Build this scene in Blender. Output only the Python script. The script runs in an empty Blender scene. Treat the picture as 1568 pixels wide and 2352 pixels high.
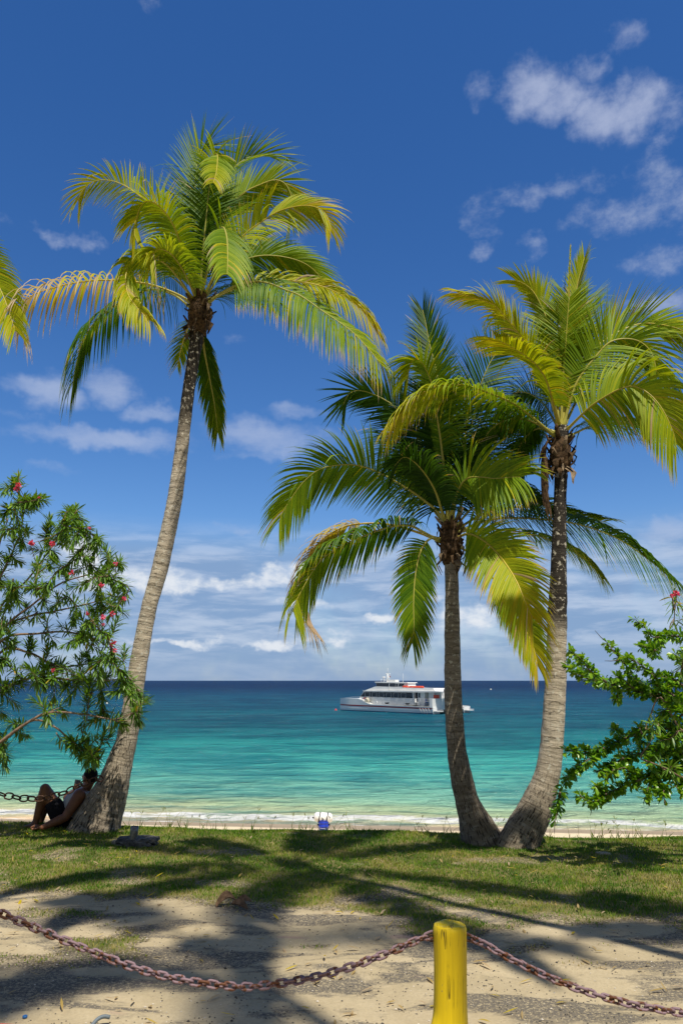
import bpy, bmesh, math, random
import numpy as np
from mathutils import Vector, Matrix, noise
R = math.radians
random.seed(7); RNG = np.random.default_rng(7)
scene = bpy.context.scene
COL = scene.collection
# ------------------------------------------------------------------ camera model
F, CX, CY, PITCH, CAMZ = 1750.0, 784.0, 1176.0, R(12.47), 1.7
cp, sp = math.cos(PITCH), math.sin(PITCH)
def ray(px, py):
    a, b = (px-CX)/F, (CY-py)/F
    return Vector((a, cp-b*sp, sp+b*cp))
def P(px, py, Y):
    d = ray(px, py); return Vector((0, 0, CAMZ)) + d*(Y/d.y)
def PZ(px, py, z):
    d = ray(px, py); return Vector((0, 0, CAMZ)) + d*((z-CAMZ)/d.z)
def ppm(px, py, Y):                       # photo pixels per metre at that place
    d = ray(px, py); return F*d.y/Y
cam = bpy.data.cameras.new('camera'); co = bpy.data.objects.new('camera', cam); COL.objects.link(co)
co.location = (0, 0, CAMZ); co.rotation_euler = (R(90)+PITCH, 0, 0)
cam.sensor_fit = 'VERTICAL'; cam.sensor_height = 36; cam.lens = F/2352*36
cam.clip_start = 0.05; cam.clip_end = 60000
scene.camera = co
scene.view_settings.view_transform = 'Standard'; scene.view_settings.look = 'None'
scene.view_settings.gamma = 1; scene.view_settings.exposure = 0
try:
    scene.cycles.max_bounces = 6; scene.cycles.transparent_max_bounces = 6
except Exception: pass
# ------------------------------------------------------------------ helpers
def link(o, parent=None):
    COL.objects.link(o)
    if parent is not None: o.parent = parent
    return o
def tag(o, label=None, cat=None, group=None, kind=None):
    if label: o['label'] = label
    if cat: o['category'] = cat
    if group: o['group'] = group
    if kind: o['kind'] = kind
    return o
def empty(name, loc, label, cat, group=None):
    o = bpy.data.objects.new(name, None); o.location = loc; o.empty_display_size = .1
    link(o); return tag(o, label, cat, group)
class MB:
    """collects geometry in WORLD space; build() makes one mesh object (vertices stored relative to the parent)"""
    def __init__(s): s.v = []; s.f = []; s.m = []; s.age = []; s.uv = []
    def add(s, verts, faces, mi=0, age=0.0, uvs=None):
        b = len(s.v); s.v += [tuple(v) for v in verts]
        s.f += [tuple(i+b for i in f) for f in faces]; s.m += [mi]*len(faces)
        s.age += list(age) if hasattr(age, '__len__') else [age]*len(verts)
        s.uv += uvs if uvs else [(0, 0)]*len(verts)
        return b
    def box(s, c, d, rot=None, mi=0, age=0):
        x, y, z = d[0]/2, d[1]/2, d[2]/2
        vs = [Vector((i*x, j*y, k*z)) for i in (-1, 1) for j in (-1, 1) for k in (-1, 1)]
        if rot is not None: vs = [rot @ v for v in vs]
        s.add([v+Vector(c) for v in vs], [(0,1,3,2),(4,6,7,5),(0,4,5,1),(2,3,7,6),(0,2,6,4),(1,5,7,3)], mi, age)
    def tube(s, pts, radii, n=8, mi=0, age=0.0, cap=True, flat=1.0):
        pts = [Vector(p) for p in pts]; N = len(pts)
        up = None; vs = []; ages = []
        for i, p in enumerate(pts):
            t = (pts[min(i+1, N-1)]-pts[max(i-1, 0)]).normalized()
            if up is None: up = Vector((0, 0, 1)) if abs(t.z) < .9 else Vector((0, 1, 0))
            a = t.cross(up)
            if a.length < 1e-5: a = t.cross(Vector((1, 0, 0)))
            a.normalize(); b = a.cross(t).normalized(); up = b
            r = radii[i] if hasattr(radii, '__len__') else radii
            for k in range(n):
                w = 2*math.pi*k/n
                vs.append(p+a*(math.cos(w)*r)+b*(math.sin(w)*r*flat))
                ages.append(age[i] if hasattr(age, '__len__') else age)
        fs = [(i*n+k, i*n+(k+1)%n, (i+1)*n+(k+1)%n, (i+1)*n+k) for i in range(N-1) for k in range(n)]
        if cap: fs += [tuple(range(n))[::-1], tuple((N-1)*n+k for k in range(n))]
        s.add(vs, fs, mi, ages)
    def lathe(s, prof, n=24, origin=(0, 0, 0), mi=0, rot=None, cap=True):
        o = Vector(origin); vs = []
        for r, z in prof:
            for k in range(n):
                w = 2*math.pi*k/n; v = Vector((r*math.cos(w), r*math.sin(w), z))
                vs.append((rot @ v if rot is not None else v)+o)
        N = len(prof)
        fs = [(i*n+k, i*n+(k+1)%n, (i+1)*n+(k+1)%n, (i+1)*n+k) for i in range(N-1) for k in range(n)]
        if cap: fs += [tuple(range(n))[::-1], tuple((N-1)*n+k for k in range(n))]
        s.add(vs, fs, mi)
    def prism(s, poly, fn, mi=0):
        """poly: list of 2D; fn(p, side) -> 3D; extruded between side 0 and 1"""
        n = len(poly)
        vs = [fn(p, 0) for p in poly]+[fn(p, 1) for p in poly]
        fs = [tuple(range(n))[::-1], tuple(range(n, 2*n))]+[(i, (i+1) % n, n+(i+1) % n, n+i) for i in range(n)]
        s.add(vs, fs, mi)
    def build(s, name, mats, parent=None, smooth=True, fixn=False):
        me = bpy.data.meshes.new(name)
        off = Vector((0, 0, 0))
        if parent is not None:
            q = parent
            while q is not None: off += q.location; q = q.parent
        me.from_pydata([(v[0]-off.x, v[1]-off.y, v[2]-off.z) for v in s.v], [], s.f)
        mats = mats if isinstance(mats, (list, tuple)) else [mats]
        for m in mats: me.materials.append(m)
        me.polygons.foreach_set('material_index', s.m)
        me.polygons.foreach_set('use_smooth', [smooth]*len(s.f))
        at = me.attributes.new('age', 'FLOAT', 'POINT'); at.data.foreach_set('value', [float(a) for a in s.age])
        at = me.attributes.new('tuv', 'FLOAT_VECTOR', 'POINT')
        at.data.foreach_set('vector', [c for u in s.uv for c in (u[0], u[1], 0.0)])
        if fixn:
            bm = bmesh.new(); bm.from_mesh(me); bmesh.ops.recalc_face_normals(bm, faces=bm.faces); bm.to_mesh(me); bm.free()
        me.update()
        return link(bpy.data.objects.new(name, me), parent)
def spline(pts, n):
    """Catmull-Rom through pts, n samples evenly by arc length"""
    P_ = [np.array(p, float) for p in pts]
    P_ = [2*P_[0]-P_[1]]+P_+[2*P_[-1]-P_[-2]]
    out = []
    for i in range(1, len(P_)-2):
        a, b, c, d = P_[i-1:i+3]
        for t in np.linspace(0, 1, 14, endpoint=False):
            out.append(.5*((2*b)+(c-a)*t+(2*a-5*b+4*c-d)*t*t+(3*b-a-3*c+d)*t**3))
    out.append(P_[-2]); out = np.array(out)
    L = np.concatenate([[0], np.cumsum(np.linalg.norm(np.diff(out, axis=0), axis=1))])
    q = np.linspace(0, L[-1], n)
    return np.stack([np.interp(q, L, out[:, k]) for k in range(out.shape[1])], 1)
def sstep(a, b, x):
    t = min(1, max(0, (x-a)/(b-a))); return t*t*(3-2*t)
# ------------------------------------------------------------------ node helpers
class NT:
    def __init__(s, tree): s.t = tree; s.n = tree.nodes; s.l = tree.links; s.n.clear()
    def node(s, typ, ins=None, **kw):
        n = s.n.new(typ)
        for k, v in kw.items(): setattr(n, k, v)
        for k, v in (ins or {}).items(): s.set(n, k, v)
        return n
    def set(s, n, k, v):
        sock = n.inputs[k]
        if isinstance(v, bpy.types.NodeSocket): s.l.new(v, sock)
        elif isinstance(v, bpy.types.Node): s.l.new(v.outputs[0], sock)
        else: sock.default_value = v
    def math(s, op, a, b=0.0, c=0.0, clamp=False):
        n = s.node('ShaderNodeMath', operation=op, use_clamp=clamp); s.set(n, 0, a); s.set(n, 1, b); s.set(n, 2, c); return n.outputs[0]
    def mix(s, f, a, b, blend='MIX'):
        n = s.node('ShaderNodeMix', data_type='RGBA', blend_type=blend); s.set(n, 0, f); s.set(n, 6, a); s.set(n, 7, b); return n.outputs[2]
    def map(s, x, a, b, c=0.0, d=1.0, smooth=True):
        n = s.node('ShaderNodeMapRange', interpolation_type='SMOOTHSTEP' if smooth else 'LINEAR')
        s.set(n, 0, x); s.set(n, 1, a); s.set(n, 2, b); s.set(n, 3, c); s.set(n, 4, d); return n.outputs[0]
    def ramp(s, x, stops, interp='LINEAR'):
        n = s.node('ShaderNodeValToRGB'); s.set(n, 0, x); e = n.color_ramp.elements; n.color_ramp.interpolation = interp
        while len(e) < len(stops): e.new(.5)
        for i, (p, c) in enumerate(stops): e[i].position = p; e[i].color = c4(c)
        return n.outputs[0]
    def noise(s, vec, scale, detail=4, rough=.55, dist=0.0):
        n = s.node('ShaderNodeTexNoise'); s.set(n, 'Vector', vec); s.set(n, 'Scale', scale); s.set(n, 'Detail', detail)
        s.set(n, 'Roughness', rough); s.set(n, 'Distortion', dist); return n.outputs[0]
    def vmul(s, vec, v):
        n = s.node('ShaderNodeVectorMath', operation='MULTIPLY'); s.set(n, 0, vec); s.set(n, 1, v); return n.outputs[0]
    def attr(s, name, out=2):
        n = s.node('ShaderNodeAttribute', attribute_name=name); return n.outputs[out]
    def pos(s): return s.node('ShaderNodeNewGeometry').outputs['Position']
    def obj(s): return s.node('ShaderNodeTexCoord').outputs['Object']
    def bump(s, h, strength=.5, dist=.01):
        n = s.node('ShaderNodeBump'); s.set(n, 'Height', h); s.set(n, 'Strength', strength); s.set(n, 'Distance', dist); return n.outputs[0]
    def bsdf(s, color, rough=.6, spec=.5, metal=0.0, normal=None, **kw):
        n = s.node('ShaderNodeBsdfPrincipled'); s.set(n, 'Base Color', c4(color) if isinstance(color, tuple) else color); s.set(n, 'Roughness', rough)
        s.set(n, 'Specular IOR Level', spec); s.set(n, 'Metallic', metal)
        if normal is not None: s.set(n, 'Normal', normal)
        for k, v in kw.items(): s.set(n, k, v)
        return n.outputs[0]
    def out(s, sh):
        o = s.node('ShaderNodeOutputMaterial'); s.l.new(sh, o.inputs[0])
def c4(c): return tuple(c)+(1.0,) if len(c) == 3 else tuple(c)
def mat(name):
    m = bpy.data.materials.new(name); m.use_nodes = True; return m, NT(m.node_tree)
def simple(name, color, rough=.6, spec=.4, metal=0.0, var=.18, vs=8.0, bump=0.0, bs=40.0):
    m, t = mat(name); p = t.obj()
    n = t.noise(p, vs, 5, .6)
    lo = tuple(c*(1-var) for c in color); hi = tuple(min(1, c*(1+var)) for c in color)
    col = t.mix(t.map(n, .3, .7), c4(lo), c4(hi))
    nr = t.bump(t.noise(p, bs, 4), bump, .01) if bump else None
    t.out(t.bsdf(col, rough, spec, metal, nr)); return m
# ------------------------------------------------------------------ light
SUN_EL, SUN_AZ = R(64), R(158)           # azimuth clockwise from +Y (view direction)
S = Vector((math.sin(SUN_AZ)*math.cos(SUN_EL), math.cos(SUN_AZ)*math.cos(SUN_EL), math.sin(SUN_EL)))
sl = bpy.data.lights.new('sun', 'SUN'); sl.energy = 5.0; sl.angle = R(.5); sl.color = (1, .94, .82)
so = bpy.data.objects.new('sun', sl); link(so); so.rotation_euler = S.to_track_quat('Z', 'Y').to_euler()
def azel(px, py):
    d = ray(px, py).normalized(); return math.atan2(d.x, d.y), math.asin(d.z)
def build_world():
    w = bpy.data.worlds.new('World'); scene.world = w; w.use_nodes = True
    t = NT(w.node_tree)
    sky = t.node('ShaderNodeTexSky', sky_type='NISHITA'); sky.sun_disc = False
    sky.sun_elevation = SUN_EL; sky.sun_rotation = SUN_AZ
    sky.altitude = 0; sky.air_density = 1.0; sky.dust_density = .25; sky.ozone_density = 4.0
    hs = t.node('ShaderNodeHueSaturation', {'Saturation': SKY_SAT, 'Value': SKY_VAL, 'Hue': SKY_HUE, 'Color': sky.outputs[0]})
    d = t.node('ShaderNodeTexCoord').outputs['Generated']
    sep = t.node('ShaderNodeSeparateXYZ'); t.set(sep, 0, d)
    az = t.math('ARCTAN2', sep.outputs[0], sep.outputs[1]); el = t.math('ARCSINE', sep.outputs[2])
    cmb = t.node('ShaderNodeCombineXYZ'); t.set(cmb, 0, az); t.set(cmb, 1, el)
    v = cmb.outputs[0]
    # domain warp
    wn = t.node('ShaderNodeTexNoise'); t.set(wn, 'Vector', v); t.set(wn, 'Scale', 16.0); t.set(wn, 'Detail', 4.0); t.set(wn, 'Roughness', .6)
    wv = t.node('ShaderNodeVectorMath', operation='MULTIPLY_ADD'); t.set(wv, 0, wn.outputs['Color']); t.set(wv, 1, (.07, .05, 0)); 
    off = t.node('ShaderNodeVectorMath', operation='ADD'); t.set(off, 0, v); t.set(off, 1, (-.035, -.025, 0)); t.set(wv, 2, off.outputs[0])
    q = wv.outputs[0]
    def blobs(lst):
        acc = None
        for (px, py, rx, ry, amp) in lst:
            a, e = azel(px, py)
            ix = 1.0/(rx/F*1.35); iy = 1.0/(ry/F*1.35)
            n1 = t.node('ShaderNodeVectorMath', operation='SUBTRACT'); t.set(n1, 0, q); t.set(n1, 1, (a, e, 0))
            n2 = t.node('ShaderNodeVectorMath', operation='MULTIPLY'); t.set(n2, 0, n1.outputs[0]); t.set(n2, 1, (ix, iy, 0))
            n3 = t.node('ShaderNodeVectorMath', operation='LENGTH'); t.set(n3, 0, n2.outputs[0])
            m = t.map(n3.outputs['Value'], .15, 1.15, amp, 0.0)
            acc = m if acc is None else t.math('MAXIMUM', acc, m)
        return acc
    fine = t.noise(t.vmul(v, (1, 1.5, 1)), 26.0, 9, .62)
    fine2 = t.noise(t.vmul(v, (1, 2.2, 1)), 11.0, 8, .6)
    # fair-weather cloud with soft shreds
    big = blobs([(1215,200,75,50,1),(1290,222,85,48,1),(1375,265,75,55,1),(1450,250,80,55,1.0),(1418,205,35,30,.8),(1345,150,55,24,.55),(1098,215,34,30,.55),
                 (1430,88,55,26,.5),(1535,255,50,60,.5)])
    thin = blobs([(1240,445,170,26,.62),(1110,500,50,60,.5),(1430,490,130,45,.7),(1530,440,70,90,.62),(1100,578,28,22,.8),(1215,560,40,26,.5),(1520,600,90,34,.6),(1530,695,100,26,.95),
                  (120,530,60,16,.5),(175,552,60,22,.7),(10,515,30,20,.4),(330,10,60,20,.35),(690,560,40,14,.3),(540,790,40,16,.4)])
    puff = blobs([(60,888,70,28,.85),(130,905,75,42,1.0),(255,888,66,44,.95),(350,950,75,28,1.0),(230,1010,210,26,.95),(120,1075,60,14,.45),(620,1005,150,44,1.0),(690,945,90,20,.75),(590,1040,100,20,.7),
                  (40,960,60,16,.45),(330,1225,50,10,.5),(550,1205,70,14,.7),(1530,1215,70,26,.9)])
    cumu = blobs([(185,1265,52,50,1),(235,1310,60,40,1),(300,1330,70,40,.9),(410,1335,75,34,1),(380,1310,40,26,.9),(640,1316,62,30,1),(700,1310,50,30,1.0),(600,1335,60,22,.9),(520,1340,120,22,.8),
                  (690,1388,90,18,.7),(860,1422,42,18,.9),(1080,1420,90,40,.9),(980,1370,70,18,.6),(640,1480,120,14,.8),(420,1470,160,11,.75),(770,1470,60,20,.8),(1100,1300,60,20,.6)])
    c1 = t.map(t.math('ADD', big, t.math('MULTIPLY', t.math('MULTIPLY', t.math('SUBTRACT', fine, .5), t.map(big, 0, .2)), 1.35)), .08, 1.35, 0, .72)
    c2 = t.map(t.math('ADD', thin, t.math('MULTIPLY', t.math('MULTIPLY', t.math('SUBTRACT', fine, .5), t.map(thin, 0, .2)), 1.7)), .12, 1.25, 0, .46)
    c3 = t.map(t.math('ADD', puff, t.math('MULTIPLY', t.math('MULTIPLY', t.math('SUBTRACT', fine2, .5), t.map(puff, 0, .2)), 1.5)), .15, 1.3, 0, .64)
    c4_ = t.map(t.math('ADD', cumu, t.math('MULTIPLY', t.math('SUBTRACT', fine, .5), 1.3)), .3, 1.0, 0, .85)
    # grey-blue layered bank above the horizon
    lay = t.noise(t.vmul(v, (1, 5.5, 1)), 9.0, 8, .6, .3)
    band = t.math('MULTIPLY', t.map(el, R(12.2), R(8.2)), t.map(el, -.05, R(2.2), 1.0, 1.0))
    wob = t.noise(v, 5.0, 5, .6)
    band = t.math('MULTIPLY', band, t.map(wob, .25, .55, .55, 1.0))
    colr = hs.outputs[0]
    bankcol = t.mix(t.math('MULTIPLY', t.map(lay, .40, .66), t.map(el, R(.4), R(3.5), .25, 1.0)), c4(BANK_LO), c4(BANK_HI))
    colr = t.mix(t.math('MULTIPLY', band, .94), colr, bankcol)
    # pale haze towards the horizon belongs to the air column in that direction
    white = t.mix(t.map(fine, .35, .62), c4(CL_LO), c4(CL_HI))
    colr = t.mix(c3, colr, c4(PUFF)); colr = t.mix(c2, colr, white); colr = t.mix(c1, colr, c4(CLOUD1))
    colr = t.mix(c4_, colr, t.mix(t.map(t.math('ADD', fine, t.math('MULTIPLY', cumu, .2)), .5, .8), c4(CUMU_LO), c4(CUMU_HI)))
    # unseen grey-white cloud added overhead and behind the viewpoint to neutralise shadow fill
    cover = t.math('MULTIPLY', t.math('MAXIMUM', t.map(sep.outputs[1], .25, -.25), t.map(el, R(56), R(72))), t.map(t.noise(d, 3.2, 6, .6), .36, .56, .1, .92))
    colr = t.mix(cover, colr, c4((1.75, 1.72, 1.62)))
    bg = t.node('ShaderNodeBackground', {'Color': colr, 'Strength': .1})
    o = t.node('ShaderNodeOutputWorld'); t.l.new(bg.outputs[0], o.inputs[0])
SKY_SAT, SKY_VAL, SKY_HUE = 1.28, 1.27, .509
BANK_LO, BANK_HI = (2.3, 3.6, 5.9), (4.6, 5.6, 7.4)
CL_LO, CL_HI, PUFF, CLOUD1 = (4.4, 5.0, 6.8), (5.6, 6.2, 7.6), (4.7, 5.5, 7.4), (5.0, 5.6, 7.4)
CUMU_LO, CUMU_HI = (5.2, 6.2, 7.8), (8.4, 8.7, 9.1)
build_world()
# ------------------------------------------------------------------ terrain
SEA = -3.3
def fbm(x, y, sc, o=3): return noise.fractal(Vector((x*sc, y*sc, 3.1)), 1.0, 2.0, o)
def crest(x): return 9.7+.12*math.sin(x*1.3+.6)
def zc(x): return -.005+(-.135)*sstep(-3.6, 3.4, x)
def ground_z(x, y):
    c = crest(x)
    z = zc(x)*sstep(5, 9.4, y)+.018*fbm(x, y, 1.1)*(1 if y > -2 else 0)+.05*math.exp(-((x+4.6)/.75)**2-((y-9.75)/.4)**2)
    if y > c:
        d = y-c
        z -= .192*d-.08*(1-math.exp(-d*.9))*0
        zb = SEA+(28.7-.1*x-y)*.114
        k = sstep(16, 24, y)
        z = z*(1-k)+zb*k
        if y > 34-.1*x: z = min(z, zb)
    return z
def grass_edge(x): return 7.0-.12*(x+3)+.35*math.sin(x*1.7+1)*.5
def grass_mask(x, y):
    e = grass_edge(x)+.55*fbm(x, y, .9, 4)+.25*fbm(x+9, y, 3.0, 3)
    m = sstep(-.35, .35, y-e)
    p = sstep(.25, .6, fbm(x*.8+20, y*1.5, 1.1, 4))*sstep(4.9, 5.6, y)*.75         # loose patches on the sand
    m = max(m, p)*sstep(12.5, 11, y)
    m *= 1-.55*sstep(.3, .62, fbm(x+4, y*1.3+11, 1.25, 4))                   # worn bare spots
    m *= 1-.9*math.exp(-((x+4.7)/.7)**2-((y-9.8)/.3)**2)
    return m
def build_ground():
    xs = np.concatenate([np.linspace(-90, -7, 30), np.linspace(-6.8, 6.8, 190), np.linspace(7, 90, 30)])
    ys = np.concatenate([np.linspace(-30, 3, 24), np.linspace(3.1, 11.5, 150), np.linspace(11.7, 34, 70), np.linspace(35, 70, 20)])
    nx, ny = len(xs), len(ys); vs = []; g = []
    for y in ys:
        for x in xs:
            vs.append((x, y, ground_z(x, y))); g.append(grass_mask(x, y) if 2 < y < 13 and abs(x) < 9 else (0 if y < 9 else sstep(13, 11, y)))
    fs = [(j*nx+i, j*nx+i+1, (j+1)*nx+i+1, (j+1)*nx+i) for j in range(ny-1) for i in range(nx-1)]
    m, t = mat('ground')
    p = t.pos(); sep = t.node('ShaderNodeSeparateXYZ'); t.set(sep, 0, p)
    X, Y = sep.outputs[0], sep.outputs[1]
    gm = t.attr('age')
    n1 = t.noise(p, 2.2, 6, .6); n2 = t.noise(p, 55, 5, .7); n3 = t.noise(t.vmul(p, (.55, 1.5, 1)), 1.7, 6, .62, .4); n4 = t.noise(p, 160, 3, .6)
    sand = t.mix(t.map(n1, .3, .7), c4((.43, .35, .215)), c4((.54, .445, .285)))
    sand = t.mix(t.map(n2, .35, .7, 0, .35), sand, c4((.30, .23, .14)))
    # dark gravel lying in streaks
    gr = t.math('MULTIPLY', t.map(n3, .48, .57), t.map(t.math('ADD', t.math('MULTIPLY', n2, .6), t.math('MULTIPLY', n4, .4)), .43, .51))
    gravel = t.mix(n4, c4((.065, .058, .05)), c4((.21, .185, .15)))
    c = t.mix(t.math('MULTIPLY', gr, t.map(Y, 7.3, 6.5, 0, .95)), sand, gravel)
    c = t.mix(t.map(t.noise(p, 34, 2, .5), .70, .74, 0, .85), c, c4((.06, .055, .05)))   # loose dark chips
    n5 = t.noise(t.vmul(p, (.8, 2.2, 1)), 1.25, 3, .5)
    c = t.mix(t.map(n5, .67, .72, 0, .5), c, c4((.33, .20, .19)))           # faded pinkish paint patches
    soil = t.mix(t.map(t.noise(p, 3.3, 5, .6), .35, .65), c4((.07, .09, .02)), c4((.24, .20, .08)))
    soil = t.mix(t.map(n2, .45, .75, 0, .5), soil, c4((.20, .17, .08)))
    dirt = t.math('MULTIPLY', t.map(gm, .02, .35), t.map(gm, .95, .4))
    c = t.mix(t.math('MULTIPLY', dirt, t.map(n2, .35, .6)), c, c4((.085, .07, .05)))
    c = t.mix(t.map(t.math('ADD', gm, t.math('MULTIPLY', t.math('SUBTRACT', n2, .5), .8)), .35, .75), c, soil)
    bd = t.math('ADD', Y, t.math('MULTIPLY', X, .1))
    wn = t.noise(p, .6, 3)
    beach = t.mix(t.map(n2, .3, .7), c4((.74, .60, .39)), c4((.82, .68, .47)))
    wet = t.mix(t.map(t.math('ADD', bd, t.math('MULTIPLY', wn, .8)), 27.15, 27.4), beach, c4((.36, .285, .20)))
    c = t.mix(t.map(Y, 12.5, 14.5), c, wet)
    h = t.math('ADD', t.math('MULTIPLY', n2, .6), t.math('ADD', t.math('MULTIPLY', gr, .5), t.math('MULTIPLY', n1, .7)))
    t.out(t.bsdf(c, .9, .15, 0, t.bump(h, .55, .02)))
    b = MB(); b.add(vs, fs, 0, g)
    o = b.build('ground', m); o['kind'] = 'structure'
build_ground()
def build_water():
    ys = 26.5*np.exp(np.linspace(0, math.log(30000/26.5), 620)); us = np.linspace(-1.25, 1.25, 220)
    nx, ny = len(us), len(ys); vs = []
    for j, y in enumerate(ys):
        dy = ys[min(j+1, ny-1)]-y
        for u in us:
            x = u*y*.8
            fade = sstep(170, 60, y)
            z = 0
            if fade > 0:
                bd = y+.1*x+1.9
                z = fade*(.045*noise.noise(Vector((x*.22, y*.75, 0)))+.03*noise.noise(Vector((x*.6, y*1.5, 5)))*sstep(90, 45, y))
                z *= sstep(30.3, 34, bd)
                w = bd+.5*noise.noise(Vector((x*.22, 0, 9)))
                z += .09*math.exp(-((w-32.2)/.42)**2)*(0.55+.45*noise.noise(Vector((x*.35, 2, 9))))     # little breaker
                z += .05*math.exp(-((w-36.5)/.9)**2)
            vs.append((x, y, SEA+z))
    fs = [(j*nx+i, j*nx+i+1, (j+1)*nx+i+1, (j+1)*nx+i) for j in range(ny-1) for i in range(nx-1)]
    m, t = mat('water')
    p = t.pos(); sep = t.node('ShaderNodeSeparateXYZ'); t.set(sep, 0, p); X, Y = sep.outputs[0], sep.outputs[1]
    bd = t.math('ADD', t.math('ADD', Y, 1.9), t.math('MULTIPLY', X, .1))
    # distance from shore drives depth, hence colour of the water
    patch = t.noise(t.vmul(p, (.35, 1.0, 1)), .045, 5, .6)
    patch2 = t.noise(t.vmul(p, (.3, 1.0, 1)), .22, 5, .6)
    lg = t.math('LOGARITHM', t.math('MAXIMUM', bd, 1.0), 10.0)
    lg = t.math('ADD', lg, t.math('MULTIPLY', t.math('SUBTRACT', patch, .5), .16))
    lg = t.math('ADD', lg, t.math('MULTIPLY', t.math('SUBTRACT', patch2, .5), .10))
    x = t.map(lg, 1.45, 2.81, smooth=False)
    def pos(d): return min(1, (math.log10(d)-1.45)/1.36)
    col = t.ramp(x, [(pos(30.2), (.50, .45, .30)), (pos(31.6), (.40, .50, .33)), (pos(34), (.28, .47, .29)), (pos(38.5), (.14, .43, .34)),
                     (pos(50), (.042, .37, .34)), (pos(64), (.011, .23, .25)), (pos(92), (.004, .12, .175)), (pos(180), (.004, .09, .165)),
                     (pos(270), (.004, .073, .152)), (pos(390), (.004, .048, .122)), (pos(640), (.004, .030, .095))])
    wv1 = t.noise(t.vmul(p, (.42, 1.0, 1)), .9, 6, .62, .3)
    wv2 = t.noise(t.vmul(p, (.5, 1.0, 1)), .20, 5, .6, .2)
    wv3 = t.noise(t.vmul(p, (.45, 1.0, 1)), 3.4, 4, .6)
    h = t.math('ADD', t.math('MULTIPLY', wv1, .5), t.math('ADD', t.math('MULTIPLY', wv2, 1.3), t.math('MULTIPLY', wv3, .12)))
    wv0 = t.noise(t.vmul(p, (.5, 1.0, 1)), .055, 5, .6, .2)
    h = t.math('ADD', h, t.math('MULTIPLY', wv0, 3.0))
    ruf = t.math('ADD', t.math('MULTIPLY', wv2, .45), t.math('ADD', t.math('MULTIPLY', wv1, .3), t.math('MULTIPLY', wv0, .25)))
    col = t.mix(t.map(ruf, .44, .56), t.mix(1.0, col, c4((.55, .68, .78)), 'MULTIPLY'), t.mix(1.0, col, c4((1.5, 1.15, 1.08)), 'MULTIPLY'))  # light and dark of the wave facets painted into the water colour
    nr = t.bump(h, 1.0, 2.6)
    # foam: lace on the breaker and the swash edge
    wob = t.noise(t.vmul(p, (1, .2, 1)), .3, 4, .6)
    w = t.math('ADD', bd, t.math('MULTIPLY', t.math('SUBTRACT', wob, .5), 2.4))
    lace = t.noise(t.vmul(p, (.5, 1.0, 1)), 2.6, 7, .7, .8)
    f1 = t.math('MULTIPLY', t.map(w, 31.0, 31.5), t.map(w, 33.4, 32.0))
    f2 = t.math('MULTIPLY', t.map(w, 30.0, 30.3), t.map(w, 30.9, 30.45))
    foam = t.map(t.math('ADD', t.math('MULTIPLY', t.math('MAXIMUM', f1, t.math('MULTIPLY', f2, .8)), .5), t.math('MULTIPLY', lace, .95)), .82, 1.02)
    foam = t.math('MULTIPLY', foam, t.map(w, 35.5, 33.0))
    col = t.mix(foam, col, c4((.72, .73, .72)))
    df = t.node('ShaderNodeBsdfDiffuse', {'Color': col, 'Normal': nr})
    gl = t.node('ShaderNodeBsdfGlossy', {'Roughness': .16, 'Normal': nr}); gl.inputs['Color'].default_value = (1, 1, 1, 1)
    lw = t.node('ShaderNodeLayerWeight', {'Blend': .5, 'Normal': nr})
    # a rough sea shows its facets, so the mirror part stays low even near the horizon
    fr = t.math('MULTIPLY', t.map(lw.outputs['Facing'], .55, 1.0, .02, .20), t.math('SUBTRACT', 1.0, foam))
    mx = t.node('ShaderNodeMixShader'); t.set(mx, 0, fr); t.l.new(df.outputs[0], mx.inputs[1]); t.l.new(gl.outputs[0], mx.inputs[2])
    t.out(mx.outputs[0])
    b = MB(); b.add(vs, fs); o = b.build('water', m); o['kind'] = 'structure'
build_water()
# ------------------------------------------------------------------ plant materials
def leaf_mat(name, stops, trans=.38, rough=.38, spec=.45, nz=9.0):
    m, t = mat(name); a = t.attr('age'); n = t.noise(t.pos(), nz, 4, .6)
    a2 = t.math('ADD', a, t.math('MULTIPLY', t.math('SUBTRACT', n, .5), .10), clamp=True)
    col = t.ramp(a2, stops)
    tc = t.mix(.5, col, c4((.40, .45, .02)), 'MULTIPLY')
    tr = t.node('ShaderNodeBsdfTranslucent'); t.set(tr, 0, t.mix(1.0, col, c4((1.5, 1.35, .5)), 'MULTIPLY'))
    mx = t.node('ShaderNodeMixShader'); t.set(mx, 0, trans); t.l.new(t.bsdf(col, rough, spec), mx.inputs[1]); t.l.new(tr.outputs[0], mx.inputs[2])
    t.out(mx.outputs[0]); return m
M_FROND = leaf_mat('frond_leaf', [(0, (.022, .066, .008)), (.25, (.070, .170, .008)), (.45, (.225, .335, .010)), (.62, (.43, .46, .012)), (.75, (.58, .46, .015)), (.84, (.44, .32, .13)), (.90, (.46, .36, .23)), (1, (.64, .51, .38))], trans=.38, rough=.45, spec=.16)
M_RACHIS = leaf_mat('frond_stem', [(0, (.24, .26, .05)), (.45, (.36, .34, .06)), (.6, (.58, .46, .05)), (.75, (.60, .42, .06)), (1, (.40, .30, .18))], trans=.0, rough=.45)
M_OLE = leaf_mat('oleander_leaf', [(0, (.055, .13, .016)), (.4, (.14, .28, .03)), (.7, (.30, .42, .05)), (.85, (.50, .36, .03)), (1, (.35, .20, .05))], trans=.3, rough=.4)
M_CAL = leaf_mat('bush_leaf', [(0, (.03, .10, .010)), (.4, (.095, .26, .015)), (.7, (.24, .44, .025)), (1, (.28, .36, .03))], trans=.36, rough=.3, spec=.55)
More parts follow.
